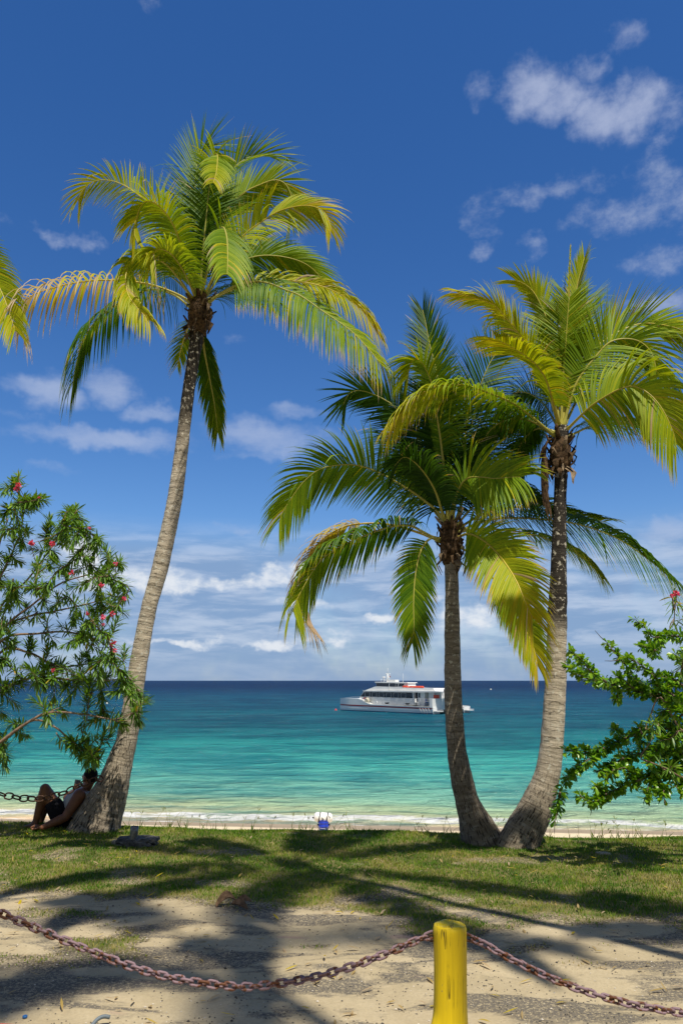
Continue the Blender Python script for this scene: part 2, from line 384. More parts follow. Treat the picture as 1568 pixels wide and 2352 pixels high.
M_GRASS = leaf_mat('grass_blade', [(0, (.040, .125, .008)), (.35, (.11, .235, .012)), (.6, (.22, .30, .025)), (.8, (.40, .34, .10)), (1, (.50, .40, .21))], trans=.3, rough=.55, spec=.25)
M_TWIG = simple('twig_bark', (.22, .15, .10), .8, .2, var=.35, vs=30, bump=.4)
M_BARK2 = simple('bush_bark', (.12, .09, .06), .85, .2, var=.5, vs=14, bump=.6)
M_FIBRE = simple('palm_fibre', (.075, .046, .024), .9, .15, var=.75, vs=22, bump=.9, bs=60)
M_SHEATH = simple('palm_sheath', (.22, .16, .10), .85, .15, var=.5, vs=16, bump=.7, bs=50)
def trunk_mat(name, dark_from, dark_to, tone=1.0, crack_to=1.5):
    m, t = mat(name); uv = t.attr('tuv', 1); sep = t.node('ShaderNodeSeparateXYZ'); t.set(sep, 0, uv)
    V = sep.outputs[1]
    n1 = t.noise(t.vmul(uv, (1.2, 16, 1)), 1.6, 5, .65, .3)       # ring bands
    n2 = t.noise(t.vmul(uv, (30, 4.2, 1)), 2.4, 5, .65, .3)       # vertical cracks
    n3 = t.noise(t.vmul(uv, (6, 9, 1)), 1.8, 5, .6)               # lichen
    n4 = t.noise(uv, 1.6, 4, .6)
    rings = t.node('ShaderNodeTexWave', wave_type='BANDS', bands_direction='Y', wave_profile='SAW'); t.set(rings, 'Vector', uv); t.set(rings, 'Scale', 3.2); t.set(rings, 'Distortion', 5.0); t.set(rings, 'Detail', 3.0); t.set(rings, 'Detail Scale', 2.0)
    c = t.mix(t.map(n1, .32, .68), c4(tuple(x*tone for x in (.30, .25, .18))), c4(tuple(x*tone for x in (.60, .515, .39))))
    c = t.mix(t.map(n4, .4, .75, 0, .5), c, c4(tuple(x*tone for x in (.38, .335, .27))))
    c = t.mix(t.math('MULTIPLY', t.map(rings.outputs['Fac'], .0, .16, .7, 0), t.map(V, .3, 1.6, .25, 1.0)), c, c4((.06, .048, .034)))
    low = t.map(V, crack_to, crack_to*.45)
    c = t.mix(t.math('MULTIPLY', t.map(V, 1.5, .3), .55), c, t.mix(n1, c4((.10, .075, .05)), c4((.24, .19, .13))))
    c = t.mix(t.math('MULTIPLY', t.math('MAXIMUM', low, .22), t.map(n2, .50, .38)), c, c4((.035, .027, .02)))
    c = t.mix(t.math('MULTIPLY', t.map(n3, .57, .62), t.map(V, crack_to*.5, crack_to, .25, .8)), c, c4((.58, .55, .45)))
    c = t.mix(t.math('MULTIPLY', t.map(t.math('ADD', V, t.math('MULTIPLY', n1, .5)), dark_from, dark_to), t.map(n3, .62, .55, .25, .97)), c, c4((.022, .018, .014)))  # upper trunk: black algae stain plus crown shade painted in
    c = t.mix(t.map(t.noise(t.vmul(uv, (3.0, 9, 1)), 1.1, 2, .5), .70, .73, 0, .8), c, c4((.05, .04, .03)))
    h = t.math('ADD', t.math('MULTIPLY', rings.outputs['Fac'], .5), t.math('ADD', t.math('MULTIPLY', n1, .7), t.math('MULTIPLY', n2, t.math('MULTIPLY_ADD', low, 1.0, .25))))
    t.out(t.bsdf(c, .88, .2, 0, t.bump(h, .8, .025))); return m
def trunk(parent, pts, m, seed=0):
    """pts: (px, py, width_px, Y) from base to top"""
    cs = [(*P(a, b, y), w/2/ppm(a, b, y)) for a, b, w, y in pts]
    n = 300; sm = spline(cs, n); b = MB(); vs = []; uvs = []; K = 28; L = 0
    rnd = random.Random(seed)
    for i in range(n):
        p = Vector(sm[i][:3]); r = sm[i][3]
        tdir = Vector(sm[min(i+1, n-1)][:3])-Vector(sm[max(i-1, 0)][:3]); tdir.normalize()
        if i: L += (p-Vector(sm[i-1][:3])).length
        a = tdir.cross(Vector((0, 1, 0))).normalized(); c = a.cross(tdir).normalized()
        ring = .022*(-.5+(L*11+.4*math.sin(L*3)) % 1.0)
        for k in range(K+1):
            w = 2*math.pi*k/K
            q = Vector((math.cos(w)*1.7, math.sin(w)*1.7, L*2.2+seed*7))
            rr = r*(1+.04*noise.noise(q)+ring)+.009*noise.noise(q*3.1)*min(1, r/.12)
            if L < .35: rr += (.35-L)*.05*(.6+.8*noise.noise(Vector((math.cos(w)*3, math.sin(w)*3, seed))))
            vs.append(p+a*(math.cos(w)*rr)+c*(math.sin(w)*rr)); uvs.append((w*.16+seed*3.7, L))
    # seam verts coincide
    for i in range(n): vs[i*(K+1)+K] = vs[i*(K+1)]
    fs = [(i*(K+1)+k, i*(K+1)+k+1, (i+1)*(K+1)+k+1, (i+1)*(K+1)+k) for i in range(n-1) for k in range(K)]
    fs.append(tuple((n-1)*(K+1)+k for k in range(K)))
    b.add(vs, fs, 0, 0, uvs)
    return b.build('trunk', m, parent)
def frond_geo(b, pts3, L, roll=0, droop=.5, age=.3, tipage=None, n=62, lift=.25, rnd=random, start=.16, rad=.025, deadtip=.0, sides=(1, 1), view=None, ang=(72, 28), agevar=.05, sidedroop=None, curl=0, wscale=1.0):
    """pts3: 3D rachis control points; L: leaflet length (m)"""
    n = int(n*1.55); M = 46; C = spline([tuple(p) for p in pts3], M)
    C = [Vector(c) for c in C]
    tipage = age if tipage is None else tipage
    b.tube(C, [rad*(1-.86*(i/(M-1))**.8)*(1.35 if i < 3 else 1) for i in range(M)], 6, 1, [min(1, .45+.6*max(0, (age+(tipage-age)*i/(M-1))-.4)) for i in range(M)], flat=.75)
    for sd in (0, 1):
        if sides[sd] <= 0: continue
        sg = 1 if sd == 0 else -1
        for j in range(n):
            s = start+(1-start)*(j+rnd.uniform(.2, .8))/n
            if rnd.random() < .025: continue
            fi = s*(M-1); i = min(M-2, int(fi)); fr = fi-i
            p = C[i].lerp(C[i+1], fr); T = (C[min(i+2, M-1)]-C[max(i-1, 0)]).normalized()
            V = (p-Vector((0, 0, CAMZ))).normalized() if view is None else view
            S0 = T.cross(V)
            if S0.length < .25: S0 = T.cross(Vector((1, .2, .3)))
            S0.normalize(); N0 = S0.cross(T).normalized()
            rr = R(roll[0]+(roll[1]-roll[0])*s) if isinstance(roll, tuple) else R(roll)
            Sd = (S0*math.cos(rr)+N0*math.sin(rr)); N = Sd.cross(T).normalized()
            if N.z < 0: N = -N
            u = (s-start)/(1-start)
            l = 1.08*L*sides[sd]*(.42+.58*math.sin(math.pi*min(1, .12+.72*u))**.8)*rnd.uniform(.88, 1.08)
            th = R(ang[0]+(ang[1]-ang[0])*u**1.15+rnd.gauss(0, 1.5))
            d = (Sd*sg*math.sin(th)+T*math.cos(th)+N*(lift+rnd.gauss(0, .02))).normalized()
            shag = 1.0 if deadtip > .11 else .3
            dr = (droop if sidedroop is None else sidedroop[sd])*rnd.uniform(1-.35*shag, 1+.4*shag)
            a0 = age+(tipage-age)*u**1.3+rnd.gauss(0, agevar)
            w = wscale*.0168*(.55+.45*math.sin(math.pi*min(1, .15+.8*u)))*rnd.uniform(.85, 1.15)
            segs = 5; q = p.copy(); vs = []; ag = []
            dt = deadtip*rnd.uniform(.3, 1.5) if deadtip else 0
            q_ = rnd.random()
            if q_ < .045: a0 += rnd.uniform(.12, .34); dt = max(dt, rnd.uniform(.1, .5))
            elif q_ < .08: dr = dr*2.2+.5
            elif q_ < .11: l *= rnd.uniform(.45, .75)
            tw = rnd.gauss(0, .15)
            for k in range(segs+1):
                f = k/segs
                W = (T-d*T.dot(d)); W = W.normalized() if W.length > .05 else N
                B = d.cross(W)
                wa = sg*.42+tw*f; W2 = (W*math.cos(wa)+B*math.sin(wa))
                Bn = d.cross(W2)
                if Bn.dot(N) < 0: Bn = -Bn
                ww = w*(.55+.9*f if f < .35 else (1-f)**.9*1.28+.015)
                vs += [q-W2*ww-Bn*ww*.45, q, q+W2*ww-Bn*ww*.45]
                aa = a0
                if dt and f > 1-dt: aa = max(a0, .84+.16*(f-(1-dt))/max(.05, dt)+rnd.gauss(0, .02))
                ag += [max(0, min(1, aa))]*3
                d = (d+Vector((0, 0, -1))*dr*(.26+.36*f)+T*curl*f).normalized()
                q = q+d*(l/segs)
            fs = []
            for k in range(segs):
                a_ = k*3; fs += [(a_, a_+1, a_+4, a_+3), (a_+1, a_+2, a_+5, a_+4)]
            b.add(vs, fs, 0, ag)
def crown_base(parent, c, r, h, seed, m=None):
    """brown fibre wrapped leaf bases, with ragged flaps"""
    rnd = random.Random(seed); b = MB(); vs = []
    K, H = 26, 22
    for i in range(H):
        f = i/(H-1); rr = r*(.62+.42*math.sin(math.pi*f*.85)-.22*f)
        for k in range(K):
            w = 2*math.pi*k/K; q = Vector((math.cos(w)*2.2, math.sin(w)*2.2, f*3+seed))
            rr2 = rr*(1+.22*noise.noise(q)+.12*noise.noise(q*3))
            vs.append(Vector(c)+Vector((math.cos(w)*rr2, math.sin(w)*rr2, h*(f-.5))))
    fs = [(i*K+k, i*K+(k+1) % K, (i+1)*K+(k+1) % K, (i+1)*K+k) for i in range(H-1) for k in range(K)]+[tuple((H-1)*K+k for k in range(K)), tuple(range(K))[::-1]]
    b.add(vs, fs)
    for j in range(13):                                             # cut leaf boots
        w = j*2.4+seed; z0 = h*(-.35+.07*j); o = Vector((math.cos(w), math.sin(w), 0)); p = Vector(c)+o*r*.55+Vector((0, 0, z0))
        b.tube([p, p+o*r*.45+Vector((0, 0, .06)), p+o*r*rnd.uniform(.7, 1.0)+Vector((0, 0, rnd.uniform(.10, .17)))], [.036, .028, .016], 6, rnd.choice((0, 0, 1)), flat=.55)
    for j in range(34):                                             # flaps and strands
        w = rnd.uniform(0, 2*math.pi); z0 = rnd.uniform(-.5, .35)*h; ll = rnd.uniform(.08, .22)
        o = Vector((math.cos(w), math.sin(w), 0)); tn = Vector((-o.y, o.x, 0)); p = Vector(c)+o*r*.72+Vector((0, 0, z0))
        wd = rnd.uniform(.008, .05); dn = rnd.choice((-1, -1, -1, 1))
        pts = [p, p+o*.05*ll/.1+Vector((0, 0, dn*ll*.4)), p+o*rnd.uniform(.02, .1)+Vector((0, 0, dn*ll))]
        vs2 = []
        for i, q in enumerate(pts):
            x = wd*(1, .9, .25)[i]; vs2 += [q-tn*x, q+tn*x+Vector((0, 0, rnd.uniform(-.02, .02)))]
        b.add(vs2, [(0, 1, 3, 2), (2, 3, 5, 4)], rnd.choice((0, 0, 1)))
    return b.build('leaf_base', [M_FIBRE, M_SHEATH], parent)
def px_frond(parent, spec, Y0, seed):
    pts, o = spec; o = dict(o)
    dY = o.pop('dY', 0.0); lp = o.pop('L', 100); name = o.pop('name', 'frond'); lm = o.pop('mat', None); lab = o.pop('label', None)
    pl = [0]
    for a, c in zip(pts, pts[1:]): pl.append(pl[-1]+math.hypot(c[0]-a[0], c[1]-a[1]))
    p3 = []
    for (x, y), l in zip(pts, pl):
        f = l/pl[-1]; dd = dY(f) if callable(dY) else dY*f
        p3.append(P(x, y, Y0+dd))
    b = MB(); frond_geo(b, p3, lp/ppm(pts[0][0], pts[0][1], Y0), rnd=random.Random(seed), **o)
    ob = b.build(name, [lm or M_FROND, lm or M_RACHIS], parent)
    if lab: ob['label'] = lab
    return ob
#PALMS
exec_palms = True
def arch(a, k=1.0): return lambda f: a*math.sin(math.pi*.5*min(1, f*k))
# --- tall left palm
YL = 9.6
LEFT = [
 ([(448,705),(415,680),(350,655),(284,645),(220,644),(161,652),(117,663),(79,676),(52,697),(42,725),(40,755)], dict(dY=-.7, L=112, roll=55, droop=1.3, age=0.43, tipage=1.00, lift=.35, deadtip=.75, n=36, ang=(88,60), agevar=.03, label='drooping frond gone pale and dry towards its tip')),
 ([(444,712),(400,678),(350,665),(300,680),(263,703),(220,738),(190,785),(175,838),(167,885)], dict(dY=.7, L=138, roll=60, droop=1.6, age=0.15, tipage=0.3, deadtip=.06, n=46, ang=(85,30))),  # low age paints dimmer grazing sun into these hanging leaflets
 ([(445,691),(410,638),(381,606),(346,588),(318,588),(299,603),(289,633),(293,672),(313,704),(344,736)], dict(dY=arch(-1.3), L=95, roll=(75,10), droop=.9, age=0.41, tipage=0.68, deadtip=.07, n=60, sides=(1,.8))),
 ([(450,682),(425,590),(400,520),(371,478),(346,463),(327,469),(313,500),(309,535),(318,560)], dict(dY=arch(-1.2), L=95, roll=(30,60), droop=.6, age=0.43, tipage=0.63, n=64)),
 ([(452,682),(425,580),(395,510),(355,468),(327,454),(304,437),(280,423),(251,414),(218,416),(192,435),(180,460)], dict(dY=.5, L=92, roll=(20,-15), droop=.28, age=0.51, tipage=0.63, deadtip=.05, n=62, ang=(78,20))),
 ([(455,690),(450,560),(448,450),(451,390),(460,350),(474,337),(494,348),(503,372)], dict(dY=.5, L=125, roll=(10,40), droop=.14, age=0.15, tipage=0.38, lift=.2, n=70, ang=(45,12))),
 ([(456,690),(470,520),(480,420),(488,370),(497,352),(500,362),(497,395),(490,420)], dict(dY=lambda f: .7-1.6*f*f, L=66, roll=(30,0), droop=.45, age=0.35, tipage=0.66, n=34, start=.5)),
 ([(458,690),(466,583),(473,507),(481,430),(485,402)], dict(dY=-.1, L=100, roll=5, droop=.2, age=0.16, tipage=0.4, n=72, lift=.1, ang=(62,30))),
 ([(460,690),(482,510),(504,440),(527,397),(554,371),(583,357),(612,357),(640,368)], dict(dY=.6, L=112, roll=(15,40), droop=.18, age=0.2, tipage=0.44, n=70, ang=(55,14), sides=(1,.8))),
 ([(460,692),(492,545),(518,485),(562,442),(597,424),(630,413),(654,421),(668,447),(672,472)], dict(dY=.1, L=128, roll=(25,10), droop=.12, age=0.41, tipage=0.53, n=74, ang=(50,14), sides=(.75,1))),
 ([(462,692),(505,610),(556,545),(600,510),(641,485),(688,473),(722,475),(745,488),(757,512),(761,535)], dict(dY=-.5, L=90, roll=(65,15), droop=.4, age=0.55, tipage=0.68, deadtip=.04, n=64, ang=(55,18))),
 ([(459,692),(482,600),(503,537),(513,522),(521,545),(523,590),(522,630)], dict(dY=lambda f: -1.9*f**1.3, L=92, roll=(35,20), droop=.6, age=0.36, tipage=0.46, n=36, start=.4, ang=(60,30))),
 ([(465,692),(515,625),(557,599),(595,588),(636,588),(680,597),(712,613),(738,639),(752,660)], dict(dY=.3, L=104, roll=(30,18), droop=.28, age=0.3, tipage=0.52, n=74, ang=(52,16))),
 ([(470,692),(540,662),(600,646),(640,643),(682,647),(726,654),(767,669),(805,692),(838,721),(866,765)], dict(dY=.4, L=84, roll=(60,45), droop=1.1, age=0.55, tipage=0.70, deadtip=.12, n=66, ang=(66,22))),
 ([(470,702),(507,674),(542,656),(583,647),(618,651),(653,665),(685,677),(712,694),(741,715),(776,738),(814,767),(850,806),(872,834)], dict(dY=-.5, L=125, roll=(58,60), droop=1.5, age=.30, tipage=0.56, deadtip=.25, n=62, ang=(82,38), label='frond with brown shrivelled leaflet tips')),
 ([(462,705),(463,745),(469,803),(480,861),(492,925),(500,990)], dict(dY=.8, L=72, roll=5, droop=.35, age=0.16, tipage=0.46, deadtip=.06, n=60, ang=(42,14), start=.2)),
 ([(450,712),(432,752),(417,797),(408,840)], dict(dY=.9, L=60, roll=20, droop=.5, age=0.39, tipage=0.55, deadtip=.2, n=26, ang=(55,20))),
 ([(452,690),(425,628),(395,585),(365,572),(345,590)], dict(dY=-1.3, L=100, roll=(60,30), droop=.55, age=0.41, tipage=0.61, n=50, ang=(60,25))),
 ([(462,690),(520,600),(575,550),(610,545)], dict(dY=1.2, L=95, roll=40, droop=.4, age=0.27, tipage=0.35, n=46, ang=(60,25))),
 ([(452,695),(400,640),(350,620),(310,650),(290,700)], dict(dY=1.2, L=95, roll=50, droop=.8, age=0.20, tipage=0.30, n=46, ang=(60,25))),
 ([(462,700),(530,670),(580,665),(630,690)], dict(dY=1.0, L=100, roll=60, droop=.9, age=0.20, tipage=0.30, deadtip=.1, n=46, ang=(65,25))),
]
MIDDLE = [  # inner and hanging fronds get low ages to paint in shade
 ([(1028,1212),(1005,1175),(983,1157),(948,1131),(901,1102),(860,1081),(813,1068),(763,1070),(728,1081),(696,1108),(670,1143),(651,1173),(641,1197)], dict(dY=-.3, L=112, roll=(10,8), droop=.2, age=.28, tipage=.45, n=72, ang=(84,22), lift=.1, sidedroop=(.14,.5))),
 ([(1012,1245),(971,1222),(939,1207),(895,1210),(851,1225),(807,1243),(772,1260),(740,1284),(717,1313),(697,1348),(682,1377),(673,1405)], dict(dY=-.7, L=112, roll=(45,35), droop=.9, age=.14, tipage=.55, deadtip=.08, n=64, ang=(88,32), sidedroop=(.3,1.3))),
 ([(1005,1238),(900,1206),(819,1204),(765,1222),(722,1258),(696,1312),(686,1362),(697,1415),(722,1455)], dict(dY=.2, L=80, roll=60, droop=.7, age=.72, tipage=1.0, deadtip=.5, n=58, ang=(70,25), start=.35, label='withered pale tan frond')),
 ([(1020,1240),(990,1236),(968,1260),(957,1298),(951,1342),(949,1392),(950,1440),(946,1478)], dict(dY=-.4, L=78, roll=5, droop=.3, age=.26, tipage=.40, deadtip=.06, n=58, ang=(68,18))),
 ([(1042,1240),(1074,1226),(1108,1240),(1138,1267),(1165,1301),(1187,1338),(1206,1384),(1222,1420)], dict(dY=arch(-1.3), L=112, roll=(12,5), droop=.32, age=.42, tipage=.72, deadtip=.16, n=70, ang=(66,22), start=.12, label='broad yellowing frond with browned edges')),
 ([(1044,1250),(1090,1280),(1140,1340),(1187,1410),(1210,1455),(1225,1489),(1234,1530)], dict(dY=-.5, L=75, roll=10, droop=.4, age=.36, tipage=.74, deadtip=.12, n=60, ang=(60,16), start=.4)),
 ([(1045,1225),(1097,1202),(1146,1191),(1202,1190),(1259,1194),(1316,1202),(1372,1218),(1429,1244),(1478,1278),(1516,1308),(1545,1336)], dict(dY=.9, L=118, roll=(50,38), droop=.75, age=.08, tipage=.3, deadtip=.05, n=66, ang=(80,28), sidedroop=(1.3,.4))),
 ([(1045,1218),(1110,1180),(1170,1166),(1230,1168),(1290,1182),(1340,1192),(1390,1198)], dict(dY=1.3, L=92, roll=30, droop=.4, age=.24, tipage=.42, n=64, ang=(50,18))),
 ([(1045,1222),(1120,1215),(1210,1225),(1290,1250),(1350,1290),(1385,1330)], dict(dY=1.5, L=70, roll=55, droop=.8, age=.40, tipage=.55, n=60, ang=(55,20), start=.4)),
 ([(1032,1215),(1038,1165),(1056,1118),(1075,1098),(1102,1096),(1137,1099),(1175,1096),(1194,1096)], dict(dY=lambda f: -1.0*f, L=112, roll=(20,35), droop=.55, age=.34, tipage=.42, deadtip=.12, n=60, ang=(75,25), start=.35)),
 ([(1030,1212),(1023,1120),(1017,1064),(1009,1005),(1001,950),(993,905)], dict(dY=-.2, L=132, roll=0, droop=.16, age=.0, tipage=.06, n=74, lift=.1, ang=(76,34))),
 ([(1035,1212),(1050,1120),(1062,1033),(1080,944),(1102,886),(1123,836),(1143,805),(1163,778)], dict(dY=.2, L=112, roll=-8, droop=.2, age=.08, tipage=.16, n=76, lift=.1, ang=(72,26))),
 ([(1026,1210),(985,1080),(950,990),(907,936),(881,917),(848,902),(820,897),(800,906),(788,930)], dict(dY=.0, L=98, roll=(0,-5), droop=.14, age=.06, tipage=.2, n=72, lift=.1, ang=(72,18))),
 ([(1028,1210),(1016,1050),(1001,940),(992,885),(980,853),(968,832),(951,824),(941,840),(934,868)], dict(dY=-.5, L=100, roll=(10,60), droop=.5, age=.27, tipage=.55, n=70, ang=(62,30), start=.35)),
 ([(1030,1210),(1020,1000),(1005,870),(985,785),(977,742),(970,712)], dict(dY=.6, L=88, roll=5, droop=.1, age=.06, tipage=.1, n=76, lift=.1, ang=(56,14), start=.5)),
 ([(1040,1212),(1062,1150),(1082,1093),(1110,1050),(1146,1017),(1190,985),(1222,972)], dict(dY=.5, L=98, roll=20, droop=.4, age=.0, tipage=.08, n=60, ang=(68,25))),
 ([(1026,1212),(980,1150),(940,1080),(900,1020),(880,990)], dict(dY=.6, L=95, roll=15, droop=.4, age=.0, tipage=.08, n=54, ang=(68,25))),
 ([(1040,1215),(1100,1150),(1150,1120),(1200,1130),(1240,1160)], dict(dY=.2, L=98, roll=50, droop=.8, age=.0, tipage=.08, n=54, ang=(68,25))),
 ([(1024,1212),(1000,1130),(965,1075),(930,1050),(905,1070)], dict(dY=-.6, L=90, roll=40, droop=.6, age=.03, tipage=.08, n=50, ang=(68,25))),
]
RIGHT = [
 ([(1303,740),(1306,660),(1310,563)], dict(dY=.1, L=9, roll=30, droop=0, age=0.56, tipage=0.61, n=30, ang=(12,6), start=.05, rad=.02, name='spear_leaf')),
 ([(1288,985),(1290,897),(1297,808),(1302,736),(1306,684)], dict(dY=-.1, L=98, roll=0, droop=.08, age=0.43, tipage=0.48, n=74, lift=.12, ang=(64,34), sidedroop=(.06,.1))),
 ([(1290,985),(1306,800),(1318,700),(1326,650),(1336,612),(1341,592)], dict(dY=.2, L=62, roll=30, droop=.15, age=0.48, tipage=0.58, n=66, ang=(36,12), start=.45)),
 ([(1285,985),(1272,850),(1257,745),(1242,702),(1224,670),(1204,652),(1184,644)], dict(dY=.2, L=82, roll=(40,10), droop=.2, age=0.48, tipage=0.62, n=70, ang=(45,16), start=.3)),
 ([(1285,985),(1238,838),(1199,777),(1163,731),(1143,708),(1128,697),(1095,686),(1055,674)], dict(dY=-.3, L=82, roll=(55,35), droop=.55, age=0.50, tipage=0.68, deadtip=.06, n=68, ang=(50,14))),
 ([(1286,985),(1258,883),(1237,845),(1226,833),(1205,816),(1172,796),(1138,778)], dict(dY=lambda f: -1.5*f, L=98, roll=(65,50), droop=.42, age=0.51, tipage=0.62, deadtip=.04, n=62, ang=(60,25), start=.2)),
 ([(1276,1005),(1220,957),(1177,926),(1130,905),(1077,887),(1041,883),(1005,887),(968,905),(939,929),(918,953),(898,976)], dict(dY=-.7, L=92, roll=(60,45), droop=1.1, age=0.34, tipage=0.70, deadtip=.12, n=72, ang=(68,25), label='arching frond yellowing at its drooping tip')),
 ([(1290,985),(1321,860),(1350,811),(1382,786),(1421,761),(1472,743),(1526,747),(1570,762),(1610,800)], dict(dY=.4, L=135, roll=(12,25), droop=.1, age=0.48, tipage=0.56, n=78, ang=(50,16))),
 ([(1291,985),(1317,894),(1339,854),(1368,818),(1396,788),(1429,778),(1465,783),(1491,804),(1503,833),(1506,858)], dict(dY=-.2, L=120, roll=(12,12), droop=.28, age=0.40, tipage=0.48, n=74, ang=(72,20))),
 ([(1293,995),(1350,939),(1393,909),(1429,891),(1457,888),(1490,905),(1518,937),(1540,980),(1553,1018)], dict(dY=arch(-1.0), L=132, roll=(30,18), droop=.75, age=0.48, tipage=0.54, deadtip=.06, n=76, ang=(76,22))),
 ([(1300,1005),(1360,978),(1430,970),(1500,985),(1560,1012)], dict(dY=1.0, L=95, roll=60, droop=.8, age=0.26, tipage=0.36, n=66, ang=(66,22))),
 ([(1278,1012),(1258,1012),(1247,1050),(1246,1110),(1256,1165)], dict(mat=M_FIBRE, dY=-.2, L=48, roll=40, droop=.9, age=0.86, tipage=0.88, n=46, ang=(30,12), label='dead brown frond hanging against the trunk')),
 ([(1276,995),(1200,962),(1140,975),(1095,1030),(1075,1085)], dict(dY=.2, L=92, roll=45, droop=.7, age=0.20, tipage=0.28, n=58, ang=(66,22))),
 ([(1290,985),(1316,810),(1332,735),(1350,690)], dict(dY=.5, L=100, roll=10, droop=.1, age=0.40, tipage=0.46, n=60, ang=(40,20), start=.35)),
 ([(1291,985),(1350,880),(1430,840),(1500,850),(1560,890)], dict(dY=.9, L=100, roll=30, droop=.4, age=0.30, tipage=0.36, n=60, ang=(66,22))),
 ([(1286,990),(1240,920),(1190,900),(1150,930)], dict(dY=.9, L=95, roll=40, droop=.6, age=0.06, tipage=0.14, n=50, ang=(66,22))),
 ([(1282,1000),(1230,985),(1190,1030),(1180,1090)], dict(dY=.8, L=85, roll=30, droop=.6, age=0.20, tipage=0.26, n=50, ang=(66,22))),
]
def palm(label, base, tpts, fr, Yc, tm, seed, cb):
    bx = P(*base)
    root = empty('palm_tree', (bx.x, bx.y, ground_z(bx.x, bx.y)), label, 'palm tree', 'coconut palms on the grassy bank')
    trunk(root, tpts, tm, seed)
    crown_base(root, P(cb[0], cb[1], Yc), cb[2]/ppm(cb[0], cb[1], Yc), cb[3]/ppm(cb[0], cb[1], Yc), seed)
    for i, f in enumerate(fr): px_frond(root, f, Yc, seed*100+i)
    return root
LP = palm('tall leaning coconut palm with a person resting against its base', (228, 1900, 9.6),
     [(207,1945,138,9.6),(222,1896,112,9.6),(243,1846,92,9.6),(261,1800,72,9.6),(279,1740,55,9.6),(294,1686,46,9.6),(314,1554,41,9.6),(341,1403,36,9.6),(369,1300,37,9.6),(401,1150,34,9.6),(421,1000,29,9.6),(433,900,28,9.6),(448,800,29,9.6),(453,750,34,9.6),(458,705,38,9.6)],
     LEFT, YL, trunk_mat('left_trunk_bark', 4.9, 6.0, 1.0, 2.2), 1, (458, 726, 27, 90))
MP = palm('shorter coconut palm with a dark green crown darkened for shade beside the pale trunked palm', (1098, 1918, 9.4),
     [(1114,1955,100,9.4),(1099,1913,86,9.4),(1085,1875,68,9.4),(1071,1837,54,9.4),(1058,1780,50,9.4),(1048,1722,44,9.4),(1041,1620,40,9.4),(1039,1547,38,9.4),(1038,1445,35,9.4),(1037,1357,31,9.4),(1036,1300,31,9.4),(1034,1225,36,9.4)],
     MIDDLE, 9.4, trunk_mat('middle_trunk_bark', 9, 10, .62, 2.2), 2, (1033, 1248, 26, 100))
RP = palm('coconut palm with a curved pale trunk and bright yellow green crown', (1195, 1928, 9.25),
     [(1180,1962,92,9.25),(1201,1913,86,9.25),(1222,1875,78,9.25),(1238,1837,71,9.25),(1256,1780,57,9.25),(1265,1722,52,9.25),(1269,1670,50,9.25),(1275,1572,47,9.25),(1277,1500,45,9.25),(1279,1420,43,9.25),(1281,1340,38,9.25),(1283,1230,32,9.25),(1286,1127,28,9.25),(1288,1040,30,9.25),(1289,980,32,9.25)],
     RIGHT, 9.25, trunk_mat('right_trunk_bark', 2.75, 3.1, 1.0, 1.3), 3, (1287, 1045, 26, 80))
# --- palms that stand outside the frame: one frond reaches in on the left, the others throw the shade on the ground
def free_palm(label, base, top, seed, nf=16, L=2.7, ll=.46, ws=1.35):
    rnd = random.Random(seed)
    root = empty('palm_tree', (base[0], base[1], ground_z(base[0], base[1])), label, 'palm tree', 'coconut palms on the grassy bank')
    bx, tp = Vector(base), Vector(top); bx.z = ground_z(bx.x, bx.y)-.05
    b = MB(); C = spline([tuple(bx)+(.2,), tuple(bx.lerp(tp, .12))+(.12,), tuple(bx.lerp(tp, .55))+(.075,), tuple(tp)+(.055,)], 60)
    K = 16; vs = []; uvs = []
    for i, c in enumerate(C):
        for k in range(K):
            w = 2*math.pi*k/K; vs.append((c[0]+math.cos(w)*c[3], c[1]+math.sin(w)*c[3], c[2])); uvs.append((w*.16, i*.15))
    b.add(vs, [(i*K+k, i*K+(k+1) % K, (i+1)*K+(k+1) % K, (i+1)*K+k) for i in range(59) for k in range(K)], 0, 0, uvs)
    b.build('trunk', free_palm.m, root)
    crown_base(root, tp, .15, .5, seed)
    for i in range(nf):
        az = 2*math.pi*(i+rnd.uniform(-.25, .25))/nf*1.0+seed; el = (.75, .45, .2, .6)[i % 4]+rnd.uniform(-.12, .12)
        pts = []; q = tp.copy(); e = el; l = L*rnd.uniform(.85, 1.1)
        for k in range(7):
            pts.append(q.copy()); q = q+Vector((math.cos(az)*math.cos(e), math.sin(az)*math.cos(e), math.sin(e)))*l/6; e -= .26+.05*k
        b = MB(); frond_geo(b, pts, ll, wscale=ws, roll=0, droop=.45, age=.3, tipage=.42, n=56, rnd=rnd, view=Vector((0, 0, 1)) if el < 1 else Vector((math.cos(az), math.sin(az), .2)).normalized(), ang=(75, 28), lift=.15)
        b.build('frond', [M_FROND, M_RACHIS], root)
    return root
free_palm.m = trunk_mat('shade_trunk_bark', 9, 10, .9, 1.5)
H0 = 15.0
def over(sx, sy, H=H0): return (sx+S.x/S.z*H, sy+S.y/S.z*H, H)
free_palm('coconut palm behind the viewpoint shading the middle of the lawn', (6.6, .9, 0), over(-.45, 7.9, 11.0), 11, 10, 3.7, .36, 2.2)
free_palm('coconut palm behind the viewpoint shading the sand in the middle', (6.0, -4.5, 0), over(-.9, 5.5), 14, 5, 2.7)
free_palm('coconut palm behind the viewpoint shading the sand by the yellow post', (8.0, -6.5, 0), over(3.5, 5.3), 12, 7, 2.9)
free_palm('coconut palm behind the viewpoint shading the sand on the left', (1.6, -8, 0), over(-3.1, 4.2), 13, 6, 2.9)
